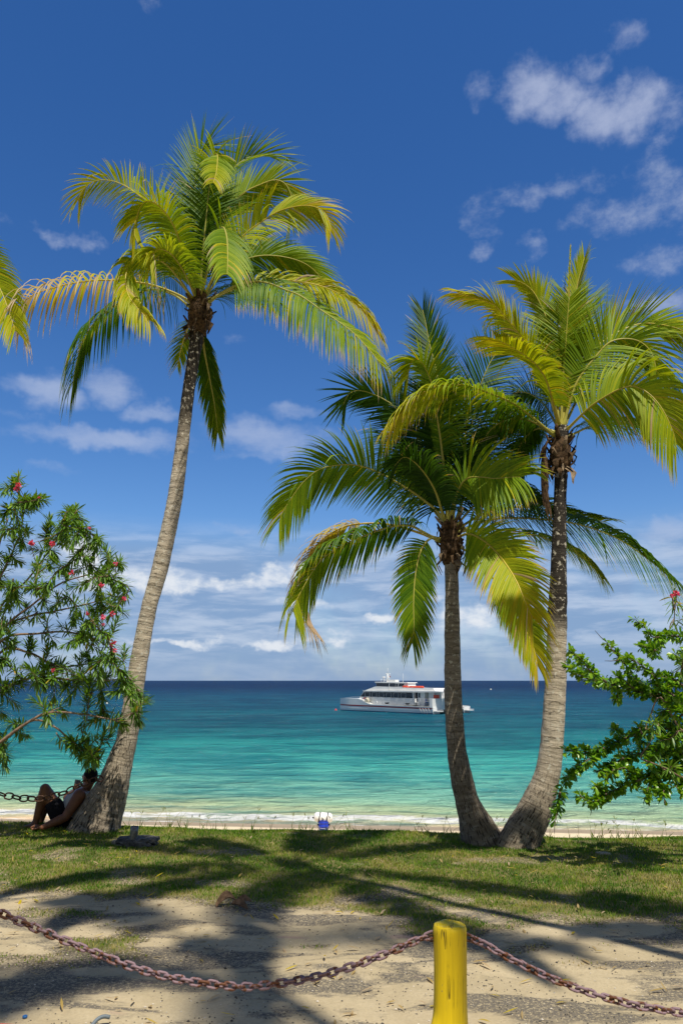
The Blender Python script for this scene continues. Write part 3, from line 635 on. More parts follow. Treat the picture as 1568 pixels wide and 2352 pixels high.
# left neighbour, only its frond tip shows
NL = empty('palm_tree', (-6.6, 9.2, ground_z(-6.6, 9.2)), 'coconut palm beyond the left edge whose frond tip reaches into view', 'palm tree', 'coconut palms on the grassy bank')
_tp = P(-230, 600, 9.2)
b = MB(); C = spline([(-6.6, 9.2, -.1, .22), (-6.5, 9.2, 1, .14), (-6.2, 9.2, 3.5, .1), tuple(_tp)+(.09,)], 50); K = 16
b.add([(c[0]+math.cos(2*math.pi*k/K)*c[3], c[1]+math.sin(2*math.pi*k/K)*c[3], c[2]) for c in C for k in range(K)], [(i*K+k, i*K+(k+1) % K, (i+1)*K+(k+1) % K, (i+1)*K+k) for i in range(49) for k in range(K)], 0, 0, [(k*.06, i*.12) for i in range(50) for k in range(K)])
b.build('trunk', free_palm.m, NL); crown_base(NL, _tp, .15, .5, 4)
px_frond(NL, ([(-230,600),(-150,545),(-80,555),(-30,610),(5,672),(28,735),(36,760)], dict(dY=-.5, L=92, roll=(20,5), droop=.35, age=.42, tipage=.62, n=64, ang=(62,22))), 9.2, 41)
for i, pts in enumerate([[(-230,600),(-260,480),(-330,420)], [(-230,600),(-190,480),(-150,420),(-110,430)], [(-230,600),(-300,580),(-380,640)], [(-230,610),(-190,620),(-150,680),(-130,760)], [(-230,610),(-270,640),(-300,730)]]):
    px_frond(NL, (pts, dict(dY=(.6,-.6)[i % 2], L=95, roll=30, droop=.5, age=.35, n=44)), 9.2, 50+i)
#PLANTS
def leaf(b, p, d, up, l, w, age, rnd, bend=.3, shape='lance', segs=4):
    d = d.normalized(); s = d.cross(up)
    if s.length < .05: s = d.cross(Vector((1, .3, .2)))
    s.normalize(); n = s.cross(d).normalized(); q = p.copy(); vs = []
    for k in range(segs+1):
        f = k/segs
        ww = w*(math.sin(math.pi*min(1, f*.93+.04))**.8 if shape == 'lance' else max(.06, (f**.75)*(1.0 if f < .78 else 1-((f-.78)/.24)**2)))
        vs += [q-s*ww+n*ww*.25, q, q+s*ww+n*ww*.25]
        d = (d-n*bend/segs).normalized(); q = q+d*l/segs
    fs = []
    for k in range(segs): a = k*3; fs += [(a, a+1, a+4, a+3), (a+1, a+2, a+5, a+4)]
    b.add(vs, fs, 0, age)
def rv(rnd, s=1): return Vector((rnd.gauss(0, s), rnd.gauss(0, s), rnd.gauss(0, s)))
def oleander(label, limbs, targets, Y0, base, seed, flowers, leafn=52, Ll=(.12, .185)):
    rnd = random.Random(seed)
    root = empty('oleander_shrub', (base[0], base[1], ground_z(base[0], base[1])), label, 'shrub', 'oleander shrubs')
    bs, bl = MB(), MB(); nodes = []
    for limb in limbs:
        yo = rnd.uniform(-.35, .35)
        p3 = [Vector((base[0], base[1], ground_z(base[0], base[1])-.05))]+[P(x, y, Y0+yo) for x, y in limb]
        C = [Vector(c) for c in spline([tuple(p) for p in p3], 60)]
        bs.tube(C, [.03*(1-.8*i/59) for i in range(60)], 6)
        nodes += [(C[i], (C[min(i+1, 59)]-C[i-1]).normalized()) for i in range(14, 60)]
    tg = [P(x, y, Y0+rnd.uniform(-.45, .45)) for x, y in targets]
    tg += [P(x+rnd.uniform(-45, 6), y+rnd.uniform(-16, 16), Y0+rnd.uniform(-.5, .5)) for x, y in targets if y < 1580 and (x < 200 or rnd.random() < .25)]
    for tpt in tg:
        best = min(nodes, key=lambda nd: (nd[0]-tpt).length+(.6 if (tpt-nd[0]).dot(nd[1]) < 0 else 0)+rnd.uniform(0, .12))
        s0, t0 = best; l = (tpt-s0).length
        if l < .08: s0 = s0-t0*.25; l = (tpt-s0).length
        mid = s0+t0*l*.45+Vector((0, 0, -.04*l))+rv(rnd, .02)
        C = [Vector(c) for c in spline([tuple(s0), tuple(s0.lerp(mid, .8)), tuple(mid.lerp(tpt, .55)+rv(rnd, .015)), tuple(tpt)], 14)]
        bs.tube(C, [.007*(1-.7*i/13)+.001 for i in range(14)], 5)
        if l > .25: nodes.append((C[8], (C[9]-C[7]).normalized()))
        nl = int(leafn*rnd.uniform(.7, 1.25)); LL = min(l*.9, .40)
        for j in range(nl):
            f = 1-(j/nl)**1.15*LL/max(l, .1)
            fi = f*13; i = min(12, max(0, int(fi))); q = C[i].lerp(C[i+1], max(0, min(1, fi-i))); T = (C[min(i+2, 13)]-C[max(0, i-1)]).normalized()
            a = T.orthogonal().normalized(); a.rotate(Matrix.Rotation(j*2.09+rnd.uniform(-.3, .3)+(j//3)*1.0, 3, T))
            u = j/nl; ang = R(18+60*u+rnd.gauss(0, 9)); d = T*math.cos(ang)+a*math.sin(ang)
            d.z += .10-.12*rnd.random()
            ag = rnd.uniform(.12, .5)+.22*max(0, .25-u)*4*rnd.random()
            if rnd.random() < .012: ag = rnd.uniform(.8, .92)
            leaf(bl, q, d, Vector((0, 0, 1))+rv(rnd, .25), rnd.uniform(*Ll)*.84*(.6+.4*min(1, u*5+.3)), rnd.uniform(.0072, .0105), ag, rnd, rnd.uniform(.1, .6))
    bs.build('branches', M_TWIG, root); o = bl.build('foliage', M_OLE, root)
    for (x, y, r) in flowers:
        c = P(x, y, Y0-.45); fb = MB(); rr = .75*r/ppm(x, y, Y0)
        for k in range(26):
            d = rv(rnd).normalized(); q = c+d*rr*.25
            leaf(fb, q, d+rv(rnd, .3), rv(rnd).normalized(), rr*rnd.uniform(.7, 1.15), rr*.42, rnd.uniform(0, 1), rnd, .8, 'spat', 3)
        near = min(nodes, key=lambda nd: (nd[0]-c).length)[0]
        fb.tube([c.lerp(near, f)+Vector((0, 0, -.05*math.sin(math.pi*f)*(near-c).length)) for f in (0, .3, .65, 1)], .0035, 5, 1)
        fb.build('flower', [M_FLOWER, M_TWIG], root)
    return root
M_FLOWER = leaf_mat('pink_petal', [(0, (.50, .03, .10)), (.5, (.72, .08, .17)), (1, (.80, .22, .30))], trans=.25, rough=.6, spec=.2)
limbsL = [[(-60,1560),(-20,1400),(0,1330),(50,1215),(45,1130)], [(-60,1580),(0,1400),(65,1330),(120,1255),(165,1190)], [(-60,1590),(0,1455),(80,1385),(140,1340),(210,1318),(262,1300)],
          [(-70,1600),(0,1452),(60,1418),(120,1405),(190,1390),(255,1372)], [(-70,1610),(0,1475),(90,1455),(160,1452),(225,1470),(250,1490)], [(-70,1640),(0,1500),(70,1500),(130,1530),(200,1525),(270,1510)],
          [(-80,1760),(0,1705),(57,1664),(113,1637),(190,1640),(262,1652),(300,1640)], [(-80,1765),(0,1708),(75,1655),(130,1672),(165,1705),(205,1728)], [(-80,1600),(-30,1380),(0,1250),(20,1190)], [(-70,1700),(-10,1600),(60,1560),(150,1560),(220,1565),(270,1560)]]
tgL = [(40,1095),(10,1130),(62,1148),(98,1140),(102,1150),(85,1165),(30,1160),(5,1180),(140,1180),(170,1170),(190,1195),(155,1210),(120,1205),(205,1215),(180,1230),(212,1250),(228,1240),(240,1262),(215,1275),(185,1262),(150,1250),(100,1235),(60,1220),(20,1220),(75,1260),(125,1275),(165,1285),
       (250,1290),(270,1300),(280,1300),(240,1305),(210,1305),(175,1310),(140,1310),(270,1325),(278,1345),(265,1350),(235,1330),(195,1335),(255,1368),(278,1375),(225,1365),(262,1388),(240,1395),(215,1400),(285,1405),(270,1425),(250,1415),(220,1425),(195,1435),(170,1425),(235,1450),(248,1455),(210,1460),(180,1465),
       (150,1375),(110,1360),(70,1350),(30,1340),(0,1340),(90,1310),(45,1290),(10,1280),(60,1395),(20,1390),(120,1395),(100,1420),(40,1430),(150,1480),(110,1490),(70,1470),(30,1480),(5,1450),(285,1490),(265,1515),(240,1500),(225,1520),(200,1500),(175,1515),(140,1530),(100,1530),(60,1530),(20,1530),(0,1510),
       (290,1548),(270,1565),(250,1555),(230,1570),(285,1580),(210,1555),(180,1560),(150,1575),(120,1560),(90,1580),(50,1570),(15,1580),(-10,1560),(300,1590),(262,1590),(235,1600),(200,1595),(160,1600),(120,1610),(80,1610),(40,1620),(10,1640),(-15,1610),
       (325,1605),(335,1612),(310,1618),(320,1655),(300,1640),(290,1665),(275,1650),(245,1640),(215,1650),(190,1665),(240,1680),(255,1690),(225,1695),(200,1700),(160,1700),(170,1715),(205,1720),(225,1725),(215,1750),(200,1752),(222,1748),(185,1735),(150,1640),(110,1650),(25,1660),(10,1690),(20,1745),(5,1720),(12,1760),(0,1700),(60,1690)]
flL = [(43,1114,9),(38,1124,8),(121,1250,9),(74,1247,8),(206,1213,5),(266,1295,7),(164,1315,8),(234,1343,8),(285,1375,7),(202,1409,6),(237,1418,8),(258,1410,8),(238,1434,5),(260,1477,10),(263,1495,8),(123,1539,6),(70,1248,6),(90,1143,4)]
oleander('oleander shrub with pink flowers hanging over the seated person', limbsL, tgL, 8.75, (-4.75, 8.6), 5, flL)
limbsR = [[(1640,1700),(1568,1680),(1540,1640),(1512,1600),(1490,1650)], [(1650,1780),(1600,1560),(1580,1440),(1560,1385)], [(1650,1800),(1568,1786),(1530,1765),(1490,1750)]]
oleander('oleander shrub at the right edge with one pink flower', limbsR, [(1500,1655),(1510,1670),(1525,1700),(1500,1690),(1520,1740),(1545,1760),(1560,1425),(1556,1395),(1566,1470),(1575,1440),(1562,1550),(1570,1500),(1550,1690)], 7.6, (4.6, 7.7), 6, [(1553,1364,10), (1541,1368,6)], 18)
def cal_bush():
    rnd = random.Random(9); Y0 = 8.0
    root = empty('leafy_bush', (4.3, 8.1, ground_z(4.3, 8.1)), 'bright green bush with stubby leaves crowded along its bare arching branches', 'bush')
    k = lambda x, y: (1234.4+.2808*x, 1291.8+.2808*y)
    br = [[(1300,1210),(1130,1110),(980,1090),(830,1060),(700,1020),(560,980),(430,960),(330,910),(238,835)], [(560,980),(480,925),(420,880),(340,780),(240,712)], [(860,1065),(760,900),(700,820),(620,730),(555,645)],
          [(1120,1100),(1020,1010),(940,920),(830,830),(700,765)], [(1320,560),(1188,600),(1040,600),(940,610),(870,530),(785,460)], [(1010,600),(985,650),(950,715),(962,775)], [(960,720),(900,700),(845,678)],
          [(1330,900),(1200,830),(1140,770),(1100,740)], [(1320,1330),(1188,1330),(1000,1370),(850,1400),(700,1440),(560,1510),(430,1600),(330,1680),(240,1770),(185,1880)], [(540,1520),(430,1555),(330,1540),(212,1545)],
          [(1330,1500),(1188,1540),(1000,1540),(850,1560),(700,1600),(600,1670),(490,1705)], [(1330,1600),(1188,1650),(1000,1720),(850,1770),(700,1830),(560,1900),(480,1950),(400,1950),(310,1872)], [(700,1600),(640,1650),(600,1730),(550,1800)],
          [(1120,1680),(1070,1800),(1025,1880),(1040,1975)], [(930,1620),(925,1740),(900,1850),(880,1950)], [(1330,1250),(1188,1180),(1050,1200),(965,1270)], [(1330,1420),(1188,1430),(1080,1440),(1000,1460)], [(1330,1000),(1188,960),(1060,1000),(960,1010)],
          [(1330,1100),(1200,1080),(1100,1150),(1040,1140)], [(1330,1700),(1200,1770),(1130,1830),(1180,1880)], [(860,1560),(830,1480),(830,1370)], [(1060,1390),(1000,1500),(900,1640)], [(720,1440),(660,1400),(635,1360)], [(850,1770),(760,1720),(700,1680),(640,1700)],
          [(1188,1010),(1110,960),(1010,930)], [(1000,1080),(900,1020),(800,960)], [(780,1030),(700,960),(630,935)], [(600,1000),(650,1070),(640,1130)], [(1188,1240),(1100,1300),(1020,1320)], [(180,1880),(170,1990),(140,2110)], [(1188,1370),(1110,1400),(1060,1470),(1000,1520)], [(1188,1560),(1120,1600),(1020,1640)], [(1000,1720),(960,1800),(990,1870)],
          [(1330,800),(1240,760),(1180,720)], [(1330,1130),(1230,1120),(1150,1180),(1110,1250)], [(1330,1480),(1240,1490),(1150,1500),(1100,1560)], [(560,1900),(520,1850),(470,1830)], [(850,1400),(820,1330)]]
    bs, bl = MB(), MB()
    trunkbase = Vector((4.55, 8.1, ground_z(4.5, 8.1)-.05))
    for z in (.3, .8, 1.3, 1.9, 2.4):
        bs.tube([trunkbase+rv(rnd, .05), trunkbase+Vector((.05, 0, z*.5)), trunkbase+Vector((-.1, rnd.uniform(-.2, .2), z)), P(1660, 1850-z*230, Y0)], [.06, .05, .04, .03], 7)
    for bi, pts in enumerate(br):
        yo = rnd.uniform(-.25, .25); pp = [k(*q) for q in pts]
        C = [Vector(c) for c in spline([tuple(P(x, y, Y0+yo+.1*math.sin(i*1.7))) for i, (x, y) in enumerate(pp)], 50)]
        r0 = .021 if len(pts) > 6 else .012
        if r0 > .02: C = [trunkbase+Vector((-.1, 0, 1.0+.15*bi/3)), C[0].lerp(trunkbase+Vector((-.1, 0, C[0].z)), .5)]+C
        N = len(C)
        bs.tube(C, [r0*(1-.75*i/(N-1)) for i in range(N)], 6)
        L = sum((C[i+1]-C[i]).length for i in range(N-1)); cl = int(L/.010)
        for j in range(cl):
            f = rnd.random()
            if f < .10 and len(pts) > 5: continue
            fi = f*(N-1); i = min(N-2, int(fi)); q = C[i].lerp(C[i+1], fi-i); T = (C[i+1]-C[i]).normalized()
            a = T.orthogonal().normalized(); a.rotate(Matrix.Rotation(rnd.uniform(0, 6.28), 3, T))
            tip = .5+.5*(1-f)
            for m_ in range(rnd.randint(2, 4)):
                d = (a+T*rnd.uniform(.0, .9)+rv(rnd, .45)); d.z += .12
                ag = rnd.uniform(.25, .8)+.22*max(0, f-.6)
                leaf(bl, q+a*r0*.5, d, Vector((0, 0, 1))+rv(rnd, .35), rnd.uniform(.055, .095)*(.75+.35*tip), rnd.uniform(.016, .025), ag, rnd, rnd.uniform(.1, .7), 'spat', 4)
    for a, c in (((555,645),(465,555)), ((660,800),(545,805)), ((420,1955),(428,2070)), ((140,2110),(135,2220))):
        pa, pc = P(*k(*a), Y0), P(*k(*c), Y0); bs.tube([pa, pa.lerp(pc, .5)+rv(rnd, .008), pc], [.005, .004, .002], 5)
    bs.build('branches', M_BARK2, root); bl.build('foliage', M_CAL, root)
cal_bush()
#GROUNDCOVER
def grass():
    rng = np.random.default_rng(3); N = 260000
    x = rng.uniform(-5.6, 5.6, N); y = rng.uniform(4.3, 11.0, N)
    keep = np.abs(x) < .50*y+.35; x, y = x[keep], y[keep]
    mk = np.array([grass_mask(a, b) for a, b in zip(x, y)]); r = rng.random(len(x)); k = (r < mk*1.05) & (mk > .08); x, y, mk = x[k], y[k], mk[k]
    n = len(x); z = np.array([ground_z(a, b) for a, b in zip(x, y)])
    dry = np.array([fbm(a+3, b, 1.6, 4) for a, b in zip(x, y)]); dry2 = np.array([fbm(a+30, b, 5.0, 2) for a, b in zip(x, y)])
    h = rng.uniform(.012, .027, n)*(.55+.6*mk)*np.where(y > 9.2, 1.25, 1); tall = rng.random(n) < .012; h[tall] *= 1.9
    az = rng.uniform(0, 2*np.pi, n); w = rng.uniform(.0022, .0042, n); lean = rng.uniform(.2, .95, n)*h; la = rng.uniform(0, 2*np.pi, n)
    V = np.zeros((n, 5, 3))
    dx, dy = np.cos(az)*w, np.sin(az)*w; lx, ly = np.cos(la)*lean, np.sin(la)*lean
    V[:, 0] = np.stack([x-dx, y-dy, z-.004], 1); V[:, 1] = np.stack([x+dx, y+dy, z-.004], 1)
    V[:, 2] = np.stack([x+lx*.4-dx*.7, y+ly*.4-dy*.7, z+h*.6], 1); V[:, 3] = np.stack([x+lx*.4+dx*.7, y+ly*.4+dy*.7, z+h*.6], 1)
    V[:, 4] = np.stack([x+lx, y+ly, z+h], 1)
    age = np.clip(.42+.45*dry+.22*dry2+rng.normal(0, .13, n)+.28*(1-mk), 0, 1); age = np.where(rng.random(n) < .05, rng.uniform(.75, 1, n), age)
    me = bpy.data.meshes.new('grass'); base = np.arange(n)*5
    loops = np.stack([base, base+1, base+3, base+2, base+2, base+3, base+4], 1).reshape(-1)
    me.vertices.add(n*5); me.vertices.foreach_set('co', V.reshape(-1)); me.loops.add(n*7); me.loops.foreach_set('vertex_index', loops.astype(np.int32))
    me.polygons.add(n*2); st = np.stack([np.arange(n)*7, np.arange(n)*7+4], 1).reshape(-1); me.polygons.foreach_set('loop_start', st.astype(np.int32))
    me.update(calc_edges=True); me.validate()
    at = me.attributes.new('age', 'FLOAT', 'POINT'); at.data.foreach_set('value', np.repeat(age, 5).astype(np.float32))
    me.materials.append(M_GRASS); o = link(bpy.data.objects.new('grass', me)); tag(o, 'short patchy green and straw coloured grass on the bank', 'grass', kind='stuff')
grass()
def stalks():
    rnd = random.Random(4); b = MB()
    for i in range(75):
        g = rnd.random()
        x = rnd.uniform(-2.6, 4.3) if g < .6 else rnd.choice((-2.1, 1.75, 1.9, 2.6, 3.1, 3.6))+rnd.gauss(0, .18)
        y = crest(x)+rnd.uniform(-.05, .7); p = Vector((x, y, ground_z(x, y))); h = rnd.uniform(.05, .2)+(y-crest(x))*.16; ln = Vector((rnd.gauss(.04, .08), rnd.gauss(0, .04), 0))
        b.tube([p, p+ln*.4+Vector((0, 0, h*.6)), p+ln+Vector((0, 0, h))], [.0022, .0018, .001], 4, 0, rnd.uniform(.3, .9))
        if rnd.random() < .5:
            for q in range(3): leaf(b, p+ln*.9+Vector((0, 0, h*.93)), ln*2+Vector((rnd.gauss(0, .5), rnd.gauss(0, .3), 1)), Vector((0, 1, 0)), rnd.uniform(.03, .06), .003, rnd.uniform(.5, .9), rnd)
        for q in range(rnd.randint(1, 3)): leaf(b, p, Vector((rnd.gauss(0, .5), rnd.gauss(0, .4), 1)), Vector((0, 1, 0)), rnd.uniform(.06, .14), .004, rnd.uniform(.2, .7), rnd, .6)
    tag(b.build('tall_grass', M_GRASS), 'thin seeding grass stalks standing along the top of the bank', 'grass', kind='stuff')
stalks()
def pebbles():
    rnd = random.Random(8); dk, lt, lv = MB(), MB(), MB()
    for i in range(5200):
        y = 4.1+3.4*rnd.random()**1.3; x = rnd.uniform(-.5*y, .5*y)
        dark = rnd.random() < .86
        if dark and fbm(x*.8, y*1.6, 1.3, 3) < -.02 and rnd.random() < .8: continue
        s = rnd.uniform(.002, .0065)*(1.7 if rnd.random() < .06 else 1); z = ground_z(x, y)
        if grass_mask(x, y) > .7: continue
        b = dk if dark else lt
        vs = [Vector((x, y, z+s*.3))+Vector((a*s*rnd.uniform(.6, 1.3), c*s*rnd.uniform(.6, 1.3), e*s*rnd.uniform(.4, .8))) for a, c, e in ((1,0,0),(-1,0,0),(0,1,0),(0,-1,0),(0,0,1),(0,0,-1))]
        b.add(vs, [(0,2,4),(2,1,4),(1,3,4),(3,0,4),(2,0,5),(1,2,5),(3,1,5),(0,3,5)], 0)
    tag(dk.build('gravel', simple('dark_gravel', (.085, .078, .07), .9, .2, var=.4, vs=40), smooth=False), 'scattered dark gravel chips on the sand', 'gravel', kind='stuff')
    tag(lt.build('shell_chips', simple('shell', (.6, .54, .45), .8, .2, var=.3, vs=40), smooth=False), 'scattered pale shell and coral chips on the sand', 'gravel', kind='stuff')
    for i in range(420):
        y = rnd.uniform(4.2, 9.3); x = rnd.uniform(-.47*y, .47*y); z = ground_z(x, y)+.012+.02*(grass_mask(x, y) > .4)
        a = rnd.uniform(0, 6.28); leaf(lv, Vector((x, y, z)), Vector((math.cos(a), math.sin(a), rnd.uniform(-.1, .3))), Vector((0, 0, 1)), rnd.uniform(.03, .10), rnd.uniform(.003, .011), rnd.choice((.8, .84, .86, .88, .92, .75)), rnd, rnd.uniform(-.4, .6), 'lance', 3)
    tag(lv.build('fallen_leaves', M_FROND), 'small fallen leaves and dry bits scattered over the grass and sand', 'leaves', kind='stuff')
pebbles()
#OBJECTS
def lines_mat(name, base, dark, u=30, v=1.0, width=.012, rough=.5, spec=.4):
    m, t = mat(name); uv = t.attr('tuv', 1)
    n = t.noise(t.vmul(uv, (u, v, 1)), 1.0, 3, .5); n2 = t.noise(t.vmul(uv, (u*2.5, v*1.6, 1)), 1.0, 4, .6); n3 = t.noise(uv, 9, 4, .6)
    ln = t.map(t.math('ABSOLUTE', t.math('SUBTRACT', n, .5)), width, width*.3)
    ln = t.math('MULTIPLY', ln, t.map(n3, .46, .60, 0, .85))
    c = t.mix(t.map(n2, .35, .7), c4(tuple(x*.86 for x in base)), c4(base))
    c = t.mix(t.map(n3, .58, .8, 0, .35), c, c4((base[0]*.6, base[1]*.55, base[2]*.5+.02)))
    c = t.mix(ln, c, c4(dark))
    chip = t.noise(t.vmul(uv, (3.0, .9, 1)), 14, 4, .6)
    c = t.mix(t.map(chip, .70, .73, 0, .6), c, c4((.30, .21, .10)))
    c = t.mix(t.map(t.noise(t.vmul(uv, (2.0, .5, 1)), 7, 5, .65), .56, .76, 0, .25), c, c4((.42, .29, .03)))
    h = t.math('SUBTRACT', t.math('MULTIPLY', n2, .5), ln)
    t.out(t.bsdf(c, rough, spec, 0, t.bump(h, .7, .006))); return m
M_YEL = lines_mat('yellow_paint', (.90, .64, .008), (.09, .06, .01), 34, 1.3)
M_RED = simple('orange_red_paint', (.62, .10, .03), .5, .4, bump=.2)
M_EYE = simple('rusty_bolt', (.12, .06, .035), .7, .4, .5, var=.5, vs=60)
def post(label, x, y, ztop, r, seed):
    b = MB(); K = 48; z0 = ground_z(x, y)-.1; prof = []
    H = 60; vs = []; uvs = []
    for i in range(H+1):
        f = i/H; z = z0+(ztop-z0)*f; d = ztop-z
        for k in range(K+1):
            w = 2*math.pi*(k % K)/K; q = Vector((math.cos(w), math.sin(w), z*1.2+seed))
            rr = r*(1+.05*noise.noise(q*1.1)+.02*noise.noise(q*3.5))
            rr *= 1+.10*sstep(.28, .48, d)-.03*math.sin(d*9)
            rr += .014*math.exp(-((w-3.5)/.35)**2-((d-.365)/.035)**2)
            if i == H: rr -= .004
            ox = -.010*sstep(.05, .5, d)
            vs.append((x+ox+math.cos(w)*rr, y+math.sin(w)*rr, z+(.004*noise.noise(q*4) if i == H else 0))); uvs.append((w*r, z))
    n0 = len(vs)
    fs = [(i*(K+1)+k, i*(K+1)+k+1, (i+1)*(K+1)+k+1, (i+1)*(K+1)+k) for i in range(H) for k in range(K)]
    for j, f in enumerate((.94, .8, .6, .4, .2)):
        for k in range(K+1):
            a = vs[H*(K+1)+k]; dx, dy = (a[0]-x)*f, (a[1]-y)*f
            crack = math.exp(-(((k/K*6.28-4.45+.1*math.sin(j*4)))/.07)**2)+math.exp(-((k/K*6.28-1.5)/.08)**2)*.8
            vs.append((x+dx, y+dy, ztop+.004+.006*noise.noise(Vector((dx*30, dy*30, seed)))-.012*crack*(j > 0))); uvs.append((dx*.9+.37, dy*.9))
    for j in range(5):
        a = (H+j)*(K+1)
        fs += [(a+k, a+k+1, a+K+1+k+1, a+K+1+k) for k in range(K)]
    fs.append(tuple((H+5)*(K+1)+k for k in range(K)))
    b.add(vs, fs, 0, 0, uvs); o = b.build('yellow_post', M_YEL)
    for sg in (-1, 1):
        e = MB(); c = Vector((x+sg*(r+.006), y, ztop-.048)); e.tube([c+Vector((sg*.012*math.cos(a), 0, .012*math.sin(a))) for a in np.linspace(0, 2*math.pi, 15)], .0032, 6, cap=False); e.tube([c-Vector((sg*.03, 0, 0)), c-Vector((sg*.010, 0, 0))], .0036, 6)
        eo = e.build('eye_bolt', M_EYE); eo.parent = o
    return tag(o, label, 'post', 'yellow wooden posts carrying the pink chains')
PY = 3.4; _pt = P(1032, 2125, PY)
post('weathered yellow wooden post with a cracked top', _pt.x, PY, _pt.z, .0685, 0)
post('yellow wooden post beyond the left edge holding the pink chain', -3.05, PY, .72, .0685, 2)
post('yellow wooden post beyond the right edge holding the pink chain', 3.75, PY, .70, .0685, 5)
def link_mesh(name, L, W, r, m):
    b = MB(); st = (L-W)/2; pts = []; rc = W/2-r
    for k in range(9): a = -math.pi/2+math.pi*k/8; pts.append(Vector((st+rc*math.cos(a), rc*math.sin(a), 0)))
    for k in range(9): a = math.pi/2+math.pi*k/8; pts.append(Vector((-st+rc*math.cos(a), rc*math.sin(a), 0)))
    n = len(pts); K = 9; vs = []
    for i, p in enumerate(pts):
        t = (pts[(i+1) % n]-pts[i-1]).normalized(); a = t.cross(Vector((0, 0, 1)))
        for k in range(K):
            w = 2*math.pi*k/K; rr = r*(1+.12*noise.noise(p*60+Vector((k, 0, 0)))); vs.append(p+a*math.cos(w)*rr+Vector((0, 0, math.sin(w)*rr)))
    b.add(vs, [(i*K+k, i*K+(k+1) % K, ((i+1) % n)*K+(k+1) % K, ((i+1) % n)*K+k) for i in range(n) for k in range(K)])
    o = b.build(name, m); me = o.data; bpy.data.objects.remove(o); return me
def chain(label, pts3, pitch, me, group, seed, cat='chain', name='chain'):
    rnd = random.Random(seed); n0 = spline([tuple(p) for p in pts3], 400); L = sum(np.linalg.norm(n0[i+1]-n0[i]) for i in range(399)); n = max(2, int(L/pitch)+1)
    C = [Vector(c) for c in spline([tuple(p) for p in pts3], n)]
    root = empty(name, C[0], label, cat, group)
    for i in range(n-1):
        p = (C[i]+C[i+1])/2; t = (C[i+1]-C[i]).normalized(); a = Vector((0, 1, 0)); s = t.cross(a).normalized(); a = s.cross(t).normalized()
        M = Matrix((t, s, a)).transposed().to_4x4() @ Matrix.Rotation((R(52) if i % 2 else R(-38))+rnd.gauss(0, .14), 4, 'X') @ Matrix.Rotation(rnd.gauss(0, .05), 4, 'Z')
        o = link(bpy.data.objects.new('link', me), root); M.translation = p-root.location; o.matrix_basis = M
    return root
def paint_rust(name, base, rust, amt, sc):
    m, t = mat(name); p = t.pos(); n = t.noise(p, sc, 5, .65); n2 = t.noise(p, sc*4, 4, .6); n3 = t.noise(p, 2.2, 3, .5)
    c = t.mix(t.map(n2, .3, .7), c4(tuple(x*.8 for x in base)), c4(base))
    k = t.map(t.math('ADD', n, t.math('MULTIPLY', t.math('SUBTRACT', n3, .5), .25)), amt, amt+.04)
    c = t.mix(k, c, t.mix(n2, c4(rust), c4((rust[0]*2.4, rust[1]*2.0, rust[2]*1.2))))
    t.out(t.bsdf(c, .6, .35, 0, t.bump(t.math('ADD', n, n2), .5, .004))); return m
LK = link_mesh('link', .058, .035, .0054, paint_rust('pink_chain_paint', (.27, .178, .20), (.075, .032, .018), .51, 30))
chain('flaking pink chain sagging between the yellow post and the left edge', [P(x, y, PY) for x, y in [(995,2146),(955,2160),(900,2185),(800,2222),(700,2249),(600,2264),(545,2266),(450,2256),(350,2235),(250,2201),(150,2160),(60,2122),(0,2095),(-150,2020),(-400,1890)]]+[Vector((-3.0, PY, .62))], .0345, LK, 'pink chains hung from the yellow posts', 1)
chain('flaking pink chain running from the yellow post down to the right edge', [P(x, y, PY) for x, y in [(1067,2150),(1113,2169),(1154,2193),(1215,2224),(1282,2254),(1359,2282),(1446,2306),(1548,2324),(1650,2335),(1800,2340),(2100,2290),(2500,2180)]]+[Vector((3.72, PY, .58))], .0345, LK, 'pink chains hung from the yellow posts', 2)
LR = link_mesh('link', .118, .092, .0085, simple('rusty_iron', (.085, .045, .028), .85, .3, var=.55, vs=50, bump=.7))
chain('heavy rusty ring chain slung past the seated person to the palm trunk', [P(236,1787,9.28), P(222,1790,9.2), P(208,1794,9.15), P(190,1800,9.12), P(172,1810,9.1), P(150,1820,9.1), P(115,1832,9.1), P(80,1835,9.1), P(40,1832,9.1), P(0,1823,9.1), P(-60,1800,9.0), P(-140,1760,8.8), Vector((-4.72, 8.6, 1.05))], .086, LR, None, 3, name='ring_chain')
# ---- broken slab, metal pipe, stones, dry palm bract, litter pieces
def rock(name, label, cat, c, size, m, seed, parent=None, flat=1.0, sub=3):
    bm = bmesh.new(); bmesh.ops.create_icosphere(bm, subdivisions=sub, radius=1)
    for v in bm.verts:
        q = v.co*1.6+Vector((seed*3.3, seed, 0)); k = 1+.35*noise.noise(q)+.18*noise.noise(q*2.7)+.09*noise.noise(q*6)
        v.co = Vector((max(-.9, min(.9, v.co.x*k))*size[0], max(-.9, min(.9, v.co.y*k))*size[1], max(-.75, min(.62, v.co.z*k))*size[2]))
    me = bpy.data.meshes.new(name); bm.to_mesh(me); bm.free(); me.materials.append(m)
    o = link(bpy.data.objects.new(name, me)); o.location = c; return tag(o, label, cat)
def gpt(px, py):
    y = 9.0
    for _ in range(30):
        d = ray(px, py); yy = y; p = P(px, py, y); gz = ground_z(p.x, p.y); y = (CAMZ-gz)/(-d.z)*d.y*.5+y*.5
    return Vector((P(px, py, y).x, y, ground_z(P(px, py, y).x, y)))
M_SLAB = simple('dark_broken_concrete', (.10, .095, .085), .9, .2, var=.7, vs=18, bump=.9, bs=40)
M_STONE = simple('pale_stone', (.40, .34, .25), .9, .2, var=.3, vs=20, bump=.6)
slab_at = gpt(311, 1945)
